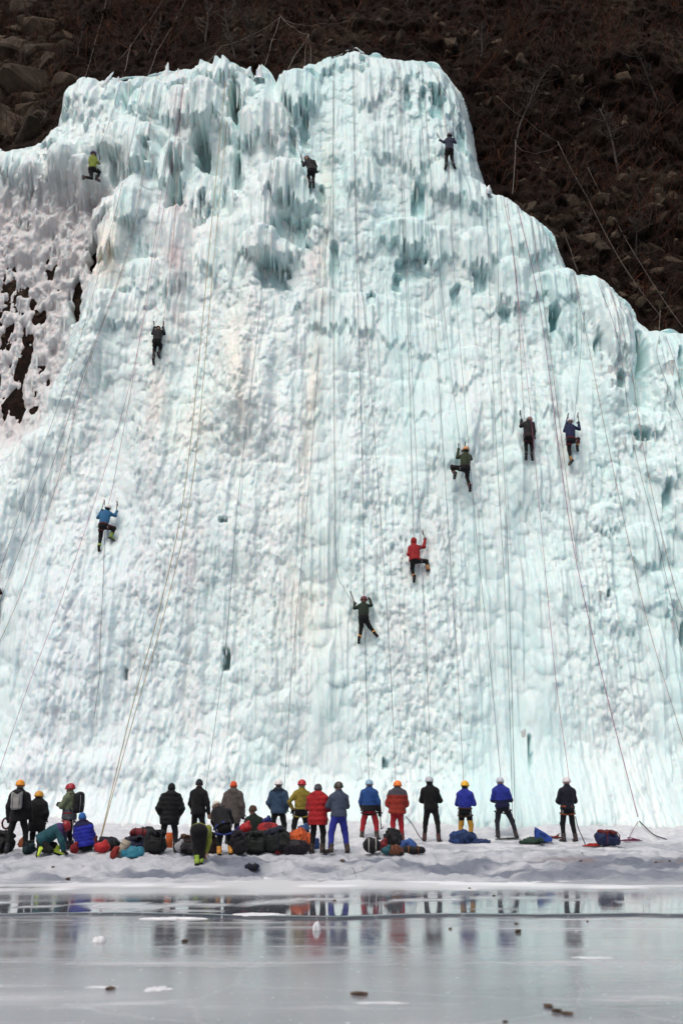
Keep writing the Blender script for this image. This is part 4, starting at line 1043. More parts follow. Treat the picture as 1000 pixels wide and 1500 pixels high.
CLI['navy right'] = climber(dict(jacket='1a2450', trousers='15151a', hat='helmet', hatc='dfe0e6', boots='8d6a35', harness='7a1f2c', seed=6, hem=.0, label='climber in a dark blue jacket, white helmet and red harness, right knee raised'),
  dict(head=(834.5, 617.8), neck=(834, 623), shL=(829, 626), shR=(839.2, 626), elL=(826.3, 631), haL=(830.8, 614), elR=(848, 628.6), haR=(847, 620), pelvis=(835.3, 644.5), knR=(845.8, 643.5), anR=(845.2, 653), toeR=(846, 658), knL=(833, 660), anL=(835.6, 673.5), toeL=(832, 678.5)),
  [('haL', (831.5, 607.5), 'ice axe behind the white helmet of the climber in dark blue'), ('haR', (845.7, 605.5), 'ice axe in the raised right hand of the climber in dark blue')])
CLI['green'] = climber(dict(jacket='2f3f24', trousers='121318', hat='helmet', hatc='c98f5c', boots='5a3428', harness='2a1e1c', seed=7, hem=.0, hair=True, label='climber in an olive vest and tan helmet, left knee drawn up high'),
  dict(head=(682, 660), neck=(681.8, 665), shL=(677, 668.3), shR=(687.2, 668.6), elL=(669.4, 670.5), haL=(670.8, 659), elR=(689.3, 672.5), haR=(679.5, 661, .2), pelvis=(680.8, 685.6), knL=(661.6, 683.6), anL=(664.8, 693), toeL=(663.4, 700), knR=(683.6, 698), anR=(687, 711.5), toeR=(687, 719.5)),
  [('haL', (671.3, 650.5), 'ice axe in the left hand of the climber in an olive vest'), ('haR', (680.8, 649), 'ice axe crossing in front of the tan helmeted climber')])
CLI['red'] = climber(dict(jacket='a5141c', trousers='14151a', hat='none', hood='up', boots='9a6a3c', seed=8, hem=.04, bulk=.028, label='climber in a red hooded jacket with one axe raised, lower right of centre'),
  dict(head=(605.6, 793.6), neck=(605.8, 799), shL=(600.8, 803), shR=(611.6, 802.5), elL=(598.2, 812, .4), haL=(603, 806, .15), elR=(620.5, 801), haR=(622.3, 790.5), pelvis=(607.4, 820), knR=(624, 822), anR=(627, 833), toeR=(633, 836), knL=(603.2, 832), anL=(605.4, 844), toeL=(604.6, 852)),
  [('haR', (618.6, 778), 'curved ice axe raised by the climber in red')])
CLI['maroon'] = climber(dict(jacket='1e3122', trousers='111318', hat='helmet', hatc='5c1a2a', boots='b98334', harness='26201a', seed=9, hem=.0, bulk=.014, gloves='4a4440', label='lowest climber, in dark green with maroon helmet and yellow boots spread wide'),
  dict(head=(532.6, 879.8), neck=(532, 885), shL=(526.8, 888.4), shR=(537, 888.2), elL=(519, 891), haL=(519.3, 884.5), elR=(543.8, 886.5), haR=(541.3, 877.5), pelvis=(532.2, 904.8), knL=(529, 918.5), anL=(526.4, 933.5), toeL=(526, 941), knR=(540.6, 917), anR=(548, 926.5), toeR=(553, 932)),
  [('haL', (513.3, 867), 'ice axe leaning left from the hand of the lowest climber'), ('haR', (540.2, 865), 'ice axe upright in the right hand of the lowest climber')])
CLI['blue'] = climber(dict(jacket='1f6ea0', trousers='0f1013', hat='helmet', hatc='e2e2e0', boots='7f9a3a', harness='6a2a30', seed=10, hem=.0, hair=True, label='climber in a bright blue jacket with lime boots, left side'),
  dict(head=(158.2, 745), neck=(156, 749), shL=(149.2, 752.5), shR=(161, 752.5), elL=(144, 758), haL=(148.8, 748.5), elR=(169, 755.5), haR=(171, 750), pelvis=(151.5, 770), knR=(167, 774.5), anR=(163.6, 785.5), toeR=(168.5, 789), knL=(147.6, 785.5), anL=(145.8, 799.5), toeL=(146, 805)),
  [('haL', (153.3, 733), 'ice axe left of the white helmet of the climber in bright blue'), ('haR', (171.8, 735), 'ice axe in the right hand of the climber in bright blue')])
CLI['edge'] = climber(dict(jacket='2a1418', trousers='141518', hat='helmet', hatc='7a2028', boots='2b2322', seed=11, hem=.0, label='climber almost cut off by the left edge of the picture, dark sleeve showing'),
  {k: (x - 543.5, y - 19) for k, (x, y) in dict(head=(532.6, 879.8), neck=(532, 885), shL=(526.8, 888.4), shR=(537, 888.2), elL=(519, 891), haL=(519.3, 884.5), elR=(544.8, 887.5), haR=(540.3, 877.5), pelvis=(532.2, 904.8), knL=(529, 918.5), anL=(526.4, 933.5), toeL=(526, 941), knR=(535.6, 917), anR=(534, 930.5), toeR=(535, 937)).items()}, [])

# ------------------------------------------------------------------ people on the bank
PPL = {}
def stander(key, x, fy, hy_, sp, yaw=0., lean=(0, 0), arms='belay', stance=.10, shift=0., look=0., Y=None, step=0.):
    """someone standing: feet at photo (x, fy), top of the head at hy_; yaw 0 = back to the camera"""
    g = ground_hit(x, fy)
    topz = px_at(x, hy_, g.y).z; H = (topz - g.z) * .985
    c, s_ = math.cos(yaw), math.sin(yaw)
    lx, ly = lean
    def W(a, b, z):             # a: to the person's right, b: forward, z: up (fractions of the height)
        k = max(0, (z - .5)) * 2
        a2 = a + lx * k + shift * (1 - min(z / .5, 1)) * 0; b2 = b + ly * k
        return Vector((g.x + H * (a2 * c + b2 * s_), g.y + H * (-a2 * s_ + b2 * c), g.z + H * z))
    w = .104; hw = .055
    J = dict(head=W(0, .015, .925), neck=W(0, 0, .845), shL=W(-w, 0, .785), shR=W(w, 0, .785), pelvis=W(0, 0, .525), hipL=W(-hw, 0, .50), hipR=W(hw, 0, .50))
    st = stance
    J.update(knL=W(-hw - st * .35, .025 + step * .5, .285), knR=W(hw + st * .35, .025 - step * .5, .285), anL=W(-hw - st * .5, -.01 + step, .055), anR=W(hw + st * .5, -.01 - step, .055),
             toeL=W(-hw - st * .62, .085 + step, .047), toeR=W(hw + st * .62, .085 - step, .047))
    if shift:                  # hips shifted sideways over one leg
        for k in ('anL', 'toeL', 'knL', 'anR', 'toeR', 'knR'):
            f = {'kn': .5}.get(k[:2], 1.); J[k] = J[k] + Vector((shift * f * H * c, 0, 0))
    A = {'belay': ((-.155, .03, .63), (-.06, .16, .60), (.155, .03, .63), (.06, .17, .64)), 'down': ((-.15, -.01, .63), (-.155, .04, .485), (.15, -.01, .63), (.155, .04, .485)),
         'pockets': ((-.165, -.02, .635), (-.115, .07, .53), (.165, -.02, .635), (.115, .07, .53)), 'hips': ((-.20, -.03, .66), (-.135, -.0, .53), (.15, .02, .64), (.08, .12, .60)),
         'chest': ((-.15, .06, .66), (-.03, .16, .68), (.15, .06, .66), (.04, .16, .66)), 'rightdown': ((-.155, .03, .63), (-.13, .09, .52), (.16, -.01, .63), (.175, .02, .47))}[arms]
    J['elL'], J['haL'], J['elR'], J['haR'] = [W(*q) for q in A]
    fa = yaw + look
    sp = dict(dict(face=(math.sin(fa), math.cos(fa), sp.get('nod', .42 if arms == 'belay' else .15)), group='people standing on the bank', palm=np.array([0, 0, 1.]) if arms in ('belay', 'chest') else None), **sp)
    if sp['palm'] is None: sp.pop('palm')
    PPL[key] = (build_person(g, J, sp)[0], J, g, H)
    return J
stander('S1', 24, 1249, 1142, dict(jacket='16171c', trousers='101115', hat='helmet', hatc='e8962a', boots='23232a', bulk=.04, hem=.16, seed=21, label='person in black wearing a small grey backpack and orange helmet, far left'), arms='down', stance=.14, lean=(-.012, 0), step=-.03)
stander('S2', 52, 1246, 1160, dict(jacket='101013', trousers='0e0e11', hat='helmet', hatc='cf9432', boots='1f1f24', bulk=.05, hem=.28, seed=22, hair=True, label='shorter person in a long black coat with a yellow helmet, second from left'), arms='pockets', stance=.06, yaw=.15)
stander('S3', 99, 1244, 1148, dict(jacket='6d7a5c', jacket2='565f68', zone2=(-1, .3), trousers='1a181c', hat='helmet', hatc='9c1c2a', boots='222026', bulk=.04, hem=.12, seed=23, harness='8e1f24', nod=.05, label='person in a sage green jacket and red helmet, turned left, with a dark rucksack'), yaw=-1.25, arms='chest', stance=.05)
stander('S6', 247, 1248, 1147, dict(jacket='111216', trousers='24242c', hat='beanie', hatc='121317', boots='2e2420', bulk=.065, hem=.22, quilt=.12, hood='down', seed=26, label='person in a bulky black down coat with black hat, standing apart, left of centre'), arms='pockets', stance=.10, yaw=-.12, lean=(.012, .0))
stander('S7', 289, 1236, 1141, dict(jacket='0f1014', trousers='0d0e11', hat='beanie', hatc='2e3036', boots='202024', bulk=.03, hem=.12, seed=27, gloves='skin', label='person in black with a dark grey hat behind the one bending over'), arms='rightdown', stance=.06, yaw=.25, look=.2)
stander('S9', 340, 1238, 1144, dict(jacket='5d5652', trousers='22242c', hat='beanie', hatc='f05a22', boots='202024', bulk=.055, hem=.30, hood='down', seed=29, label='person in a long grey brown parka with a bright orange hat'), arms='down', stance=.05, yaw=.1)
stander('S12', 407, 1234, 1142, dict(jacket='34506e', jacket2='1d2a3c', zone2=(.92, 2), trousers='131519', hat='helmet', hatc='e4e2e0', boots='202024', bulk=.045, hem=.10, hood='down', seed=32, label='person in a steel blue jacket and white helmet behind the gear pile'), arms='pockets', stance=.12, yaw=.2)
stander('S13', 440, 1236, 1142, dict(jacket='97851f', trousers='111216', hat='helmet', hatc='b41c2c', boots='202024', bulk=.018, hem=.0, harness='8f8428', seed=33, label='person in a mustard yellow top with a red helmet, hand on hip'), arms='hips', stance=.14, yaw=-.2, lean=(.02, 0))
stander('S14', 465, 1249, 1148, dict(jacket='b5121c', trousers='121419', hat='beanie', hatc='55575c', boots='3a2e26', bulk=.075, hem=.20, quilt=.13, hood='down', seed=34, label='person in a bright red down jacket with a grey hat'), arms='chest', stance=.07, yaw=.35, look=.1)
stander('S15', 496, 1249, 1145, dict(jacket='47546a', trousers='2b35a0', hat='helmet', hatc='3a342e', boots='3c3026', bulk=.035, hem=.03, tbulk=.02, seed=35, label='person in a grey blue jacket and royal blue trousers beside the red down jacket'), arms='chest', stance=.15, yaw=-.35)
stander('S16', 541, 1229, 1142, dict(jacket='1c4f96', jacket2='14161c', zone2=(-2, .16), trousers='b0182a', hat='helmet', hatc='8fb0c8', boots='3a3430', bulk=.04, hem=.09, tbulk=.018, seed=36, harness='15161a', crampons=True, label='belayer in a blue jacket and red trousers with a pale blue helmet'), arms='rightdown', stance=.16, yaw=.12)
stander('S17', 582, 1232, 1144, dict(jacket='a3301f', jacket2='4c4a55', zone2=(.80, 2), trousers='b51828', hat='helmet', hatc='f07a1e', boots='5a2a24', bulk=.06, hem=.10, quilt=.15, seed=37, label='belayer in a rust red down jacket with grey shoulders and an orange helmet'), arms='belay', stance=.05, lean=(.01, -.03), yaw=-.12)
stander('S18', 632, 1233, 1137, dict(jacket='0e0f12', trousers='0e0f12', hat='helmet', hatc='b9bdc4', boots='4a2c28', bulk=.03, hem=.05, seed=38, hair=True, label='belayer dressed all in black with a pale grey helmet'), arms='belay', stance=.13, lean=(-.02, -.035), yaw=.18, step=.04)
stander('S19', 682, 1233, 1144, dict(jacket='2334a8', trousers='15151c', trousers2='d09a1e', tz=.10, hat='helmet', hatc='e8b022', boots='1c1c20', bulk=.03, hem=.0, seed=39, harness='3a2a22', hair=True, label='belayer in a blue jacket with yellow gaiters and a yellow helmet'), arms='belay', stance=.09, yaw=.42, lean=(.015, -.02), look=.1)
stander('S20', 737, 1228, 1138, dict(jacket='181e48', jacket2='2638a4', zone2=(.35, 2), trousers='262a36', hat='helmet', hatc='c4ccd6', boots='2a2624', bulk=.035, hem=.02, seed=40, harness='17171c', label='belayer in a two-tone blue jacket with feet apart and hips to the left'), arms='belay', stance=.20, shift=.06, yaw=.1, lean=(-.03, -.045))
stander('S21', 833, 1233, 1138, dict(jacket='1a1c2e', trousers='0f1014', hat='helmet', hatc='dcd6d8', boots='3a2c2a', bulk=.03, hem=.04, seed=41, harness='8a4420', crampons=True, label='rightmost belayer, in navy with a white helmet and an orange harness'), arms='belay', stance=.07, yaw=-.25, lean=(.0, -.03), step=.03)
# crouching, sitting and bending figures: joints as (x, y) in the photo with the distance
def posed(key, x, fy, js, sp, face):
    g = ground_hit(x, fy); J = {}
    for k, (px_, py_, dy) in js.items(): J[k] = px_at(px_, py_, g.y + dy)
    sp = dict(dict(face=face, group='people on the bank bent or seated'), **sp)
    PPL[key] = (build_person(g, J, sp)[0], J, g, 1.7)
posed('S4', 75, 1249, dict(head=(95, 1211, .05), neck=(90, 1212, .05), shL=(88, 1213, .2), shR=(86, 1216, -.15), elL=(93, 1228, .25), haL=(92, 1240, .2), elR=(90, 1232, -.2), haR=(94, 1243, -.15), pelvis=(62, 1230, 0), hipL=(62, 1231, .1), hipR=(62, 1232, -.1), knL=(80, 1238, .15), knR=(74, 1246, -.15), anL=(84, 1246, .12), toeL=(91, 1248, .12), anR=(61, 1245, -.15), toeR=(60, 1248.5, -.2)),
  dict(jacket='12525c', jacket2='4a2a6a', zone2=(.93, 2), trousers='131418', hat='helmet', hatc='8c1420', boots='b6d23a', bulk=.045, hem=.08, seed=24, upright=False, label='person in a teal jacket kneeling over a boot, red helmet, lime boots'), (.8, .2, -.6))
posed('S5', 124, 1248, dict(head=(121, 1199, 0), neck=(121.5, 1207, 0), shL=(114.5, 1211, 0), shR=(131, 1211, 0), elL=(112, 1224, .08), haL=(116, 1234, .2), elR=(135, 1223, .08), haR=(131, 1233, .22), pelvis=(125, 1238, 0), hipL=(121, 1239, .03), hipR=(129, 1239, .03), knL=(116, 1236, .42), knR=(134, 1237, .42), anL=(117, 1244, .6), anR=(132, 1244, .6), toeL=(115, 1244.5, .8), toeR=(134, 1244.5, .8)),
  dict(jacket='2430b4', jacket2='1c1a4a', zone2=(.92, 2), trousers='101115', hat='beanie', hatc='2a6cc0', boots='202024', bulk=.05, hem=.03, quilt=.09, seed=25, label='person in a royal blue down jacket and blue hat sitting on the snow'), (-.2, 1, -.1))
posed('S8', 291, 1267, dict(head=(300, 1236, .62), neck=(300, 1224, .55), shL=(290, 1214, .5), shR=(305, 1214, .42), elL=(287, 1230, .5), haL=(290, 1244, .45), elR=(306, 1233, .3), haR=(302, 1248, .22), pelvis=(291, 1216, .0), hipL=(286, 1218, 0), hipR=(297, 1218, 0), knL=(288, 1241, .05), knR=(295, 1241, .1), anL=(288.5, 1261, 0), toeL=(287, 1263, .2), anR=(294.5, 1260, .08), toeR=(296, 1262, .26)),
  dict(jacket='8a9420', trousers='0f1013', hat='beanie', hatc='23242a', boots='8fae3a', bulk=.035, hem=.02, tbulk=.03, seed=28, gloves='skin', upright=False, label='person bending over away from us, lime jacket sleeve and lime boots'), (.1, .5, -.85))
posed('S10', 330, 1252, dict(head=(318, 1182, .35), neck=(320, 1187, .28), shL=(315, 1191, .25), shR=(334, 1190, .22), elL=(313, 1203, .32), haL=(316, 1212, .42), elR=(339, 1203, .28), haR=(331, 1212, .4), pelvis=(328, 1211, 0), hipL=(323.5, 1213, 0), hipR=(333, 1213, 0), knL=(321, 1231, .08), knR=(337, 1231, .08), anL=(321, 1248, 0), toeL=(320, 1251, .18), anR=(338.5, 1247, 0), toeR=(341, 1249.5, .15)),
  dict(jacket='121318', trousers='0e0f13', hat='helmet', hatc='d8d2c4', boots='c98a2e', bulk=.04, hem=.03, seed=30, harness='2c3f8c', hz=.02, crampons=True, upright=False, label='person in black stooping forward, white helmet and yellow boots, blue harness'), (-.1, .9, -.35))
posed('S11', 372, 1236, dict(head=(370, 1187.5, 0), neck=(371, 1197, .02), shL=(363, 1202, .03), shR=(381, 1202, .03), elL=(358, 1214, .05), haL=(361, 1224, .2), elR=(388, 1214, .05), haR=(388, 1223, .22), pelvis=(373, 1228, 0), hipL=(369, 1229, .03), hipR=(377, 1229, .03), knL=(362, 1222, .4), knR=(384, 1222, .4), anL=(362, 1233, .6), anR=(383, 1233, .6), toeL=(361, 1233.5, .8), toeR=(384, 1233.5, .8)),
  dict(jacket='1e2e26', trousers='1a1a20', hat='beanie', hatc='5c4638', boots='202024', bulk=.045, hem=.04, seed=31, label='person in dark green sitting among the bags, face turned left'), (-.9, .35, .1))
# ------------------------------------------------------------------ gear on the snow
PXM = 57.
def rotz(a): c, s = math.cos(a), math.sin(a); return np.array([[c, s, 0], [-s, c, 0], [0, 0, 1]])
def gear(kind, x, yb, w, h, col, label, cat, depth=None, yaw=0., tilt=0., col2='141416', seed=1, dz=0., dy=0., group='gear on the snow'):
    g = ground_hit(x, yb); g = Vector((g.x, g.y + dy, g.z + dz))
    W = w / PXM; H = h / PXM; D = depth or min(W, .55) * .8
    r = random.Random(seed * 7 + 1); M = rotz(yaw)
    if kind == 'pack':
        t = link('backpack', None, None, g); t.rotation_euler = (r.uniform(-.15, .05), tilt or r.uniform(-.28, .28), yaw or r.uniform(-.6, .6))
        def f(P):
            d = sd_box(P, (0, 0, H * .42), I3, (W / 2, D / 2, H * .44), min(W, D, H) * .42)
            return np.maximum(d + lumpy(P, 11, .03, seed) + lumpy(P, 24, .014, seed + 1) + lumpy(P, 50, .005, seed), -P[:, 2] - .01)
        link('bag_body', mesh_np('bag_body', *surfnet(f, (-W / 2, -D / 2, 0), (W / 2, D / 2, H), .024), [cloth(col, .7)]), t)
        def f(P): return sd_ell(P, (0, 0, H * .86), I3, np.array([W * .42, D * .5, H * .19])) + lumpy(P, 14, .022, seed + 2) + lumpy(P, 33, .008, seed)
        link('lid', mesh_np('lid', *surfnet(f, (-W / 2, -D / 2, H * .6), (W / 2, D / 2, H * 1.05), .024), [cloth(col2)]), t)
        def f(P): return sd_box(P, (0, -D * .5, H * .32), I3, (W * .32, .06, H * .24), .04) + lumpy(P, 20, .008, seed + 3)
        link('pocket', mesh_np('pocket', *surfnet(f, (-W / 2, -D * .5 - .1, 0), (W / 2, -D * .5 + .1, H * .62), .022), [cloth(col, .7)]), t)
        for s in (-1, 1):
            link('strap', mesh_np('strap', *tube([(s * W * .28, -D * .3, H * .98), (s * W * .3, -D * .56, H * .75), (s * W * .3, -D * .6, H * .3), (s * W * .28, -D * .5, H * .05)], .014, 4), [cloth(col2)]), t)
    elif kind == 'sack':
        t = link('stuff_sack', None, None, g); t.rotation_euler = (0, tilt, yaw)
        def f(P):
            d = sd_ell(P, (0, 0, H * .46), I3, np.array([W * .5, D * .5, H * .52])) + lumpy(P, 20, .012, seed) + lumpy(P, 45, .005, seed)
            d = smin(d, sd_cone(P, (W * .1, 0, H * .85), (W * .2, -.02, H * 1.02), .03, .05), .05)
            return np.maximum(d, -P[:, 2] - .01)
        link('bag_body', mesh_np('bag_body', *surfnet(f, (-W / 2, -D / 2, 0), (W / 2, D / 2, H * 1.1), .02), [cloth(col, .6)]), t)
        ring = [(W * .14 + .045 * math.cos(a), -.01 + .045 * math.sin(a), H * .93) for a in np.linspace(0, 6.28, 9)]
        link('drawcord', mesh_np('drawcord', *tube(ring + [(W * .3, -D * .4, H * .7)], .008, 4), [cloth(col2)]), t)
    elif kind == 'heap':
        t = link('jacket_heap', None, None, g); t.rotation_euler = (0, 0, yaw)
        def f(P):
            d = sd_ell(P, (0, 0, H * .1), I3, np.array([W * .52, max(D, W * .4) * .55, H * .85]))
            for k in range(4):
                a = (r_a[k] - .5) * W; b = (r_b[k] - .5) * D
                d = smin(d, sd_ell(P, (a, b, H * (.25 + .3 * r_c[k])), I3, np.array([W * .2, D * .28, H * .42])), .05)
            return np.maximum(d + lumpy(P, 14, .022, seed) + lumpy(P, 33, .011, seed + 4), -P[:, 2] - .01)
        r_a = [r.random() for _ in range(4)]; r_b = [r.random() for _ in range(4)]; r_c = [r.random() for _ in range(4)]
        V, F = surfnet(f, (-W * .6, -D * .8, -.02), (W * .6, D * .8, H * 1.2), .022)
        V0 = V; fc = V[F].mean(1); mi = (vn(fc[:, 0] * 5 + seed, fc[:, 2] * 7 + fc[:, 1] * 3, seed) > .35).astype(int)
        link('cloth', mesh_np('cloth', V, F, [cloth(col, .65), cloth(col2)], mi=mi), t)
    elif kind == 'duffel':
        t = link('duffel_bag', None, None, g); t.rotation_euler = (0, 0, yaw); R_ = H * .5
        def f(P): return np.maximum(sd_cone(P, (-W / 2 + R_, 0, R_), (W / 2 - R_, 0, R_ * .9), R_, R_ * .92) + lumpy(P, 15, .016, seed) + lumpy(P, 36, .006, seed), -P[:, 2] - .01)
        link('bag_body', mesh_np('bag_body', *surfnet(f, (-W / 2, -R_, 0), (W / 2, R_, H), .022), [cloth(col, .6)]), t)
        for s in (-1, 1):
            ring = [(s * W * .2, R_ * 1.05 * math.cos(a), R_ + R_ * 1.05 * math.sin(a)) for a in np.linspace(-2.2, 5.3 - 2.2 + 1.0, 14)]
            link('strap', mesh_np('strap', *tube(ring, .014, 4), [cloth(col2)]), t)
    elif kind == 'mat':
        t = link('foam_mat', None, None, g); t.rotation_euler = (0, tilt, yaw)
        sp_ = [((.02 + W * .42 * k / 40) * math.cos(k * .5), (.02 + W * .42 * k / 40) * math.sin(k * .5)) for k in range(41)]
        V = []; F = []
        for i, (a, b) in enumerate(sp_):
            n = math.hypot(a, b) or 1; o = .008
            V += [(a, b, 0), (a * (1 + o / n), b * (1 + o / n), 0), (a, b, H), (a * (1 + o / n), b * (1 + o / n), H)]
            if i: q = 4 * i; F += [(q - 4, q, q + 2, q - 2), (q - 3, q - 1, q + 3, q + 1), (q - 2, q + 2, q + 3, q - 1), (q - 4, q - 3, q + 1, q)]
        link('roll', mesh_np('roll', V, F, [cloth(col, .85)]), t)
        for z in (.25, .75): link('strap', mesh_np('strap', *tube([(W * .46 * math.cos(a), W * .46 * math.sin(a), H * z) for a in np.linspace(0, 6.3, 14)], .01, 4), [cloth(col2)]), t)
    elif kind == 'coil':
        t = link('rope_coil', None, None, g); t.rotation_euler = (0, 0, yaw); rs = np.random.RandomState(seed); pts = []
        for k in range(150):
            a = k * .42; q = W * .5 * (.45 + .55 * vn(k * .11, seed * 1.3, seed))
            pts.append((q * math.cos(a) * (1 + .2 * math.sin(k * .05)), q * .7 * math.sin(a), .012 + H * .8 * abs(vn(k * .17, seed * 2.1, seed + 1)) * (k / 150)))
        link('rope_loops', mesh_np('rope_loops', *tube(pts, .011, 5), [cloth(col)]), t)
    elif kind == 'wedge':
        t = link('rope_bag', None, None, g); t.rotation_euler = (0, 0, yaw)
        def f(P):
            x, y, z = P.T
            top_ = H * np.clip(1.0 - .75 * np.clip((x + W * .5) / W, 0, 1) ** 1.15, 0, 1)
            d = np.maximum(np.maximum(np.abs(x) - W / 2, np.abs(y) - D * .5 * (1 - .3 * (x + W / 2) / W)), np.maximum(z - top_, -z)) 
            hole = sd_box(P, (-W * .5, 0, H * .45), I3, (.10, D * .38, H * .36), .03)
            return np.maximum(d * .8 + lumpy(P, 18, .006, seed), -hole)
        link('shell', mesh_np('shell', *surfnet(f, (-W / 2, -D / 2, 0), (W / 2, D / 2, H), .018), [cloth(col, .55)]), t)
        link('handle', mesh_np('handle', *tube([(-W * .3, -D * .5, H * .6), (-W * .1, -D * .62, H * .5), (W * .1, -D * .48, H * .3)], .012, 4), [cloth(col2)]), t)
    return tag(t, label, cat, group)
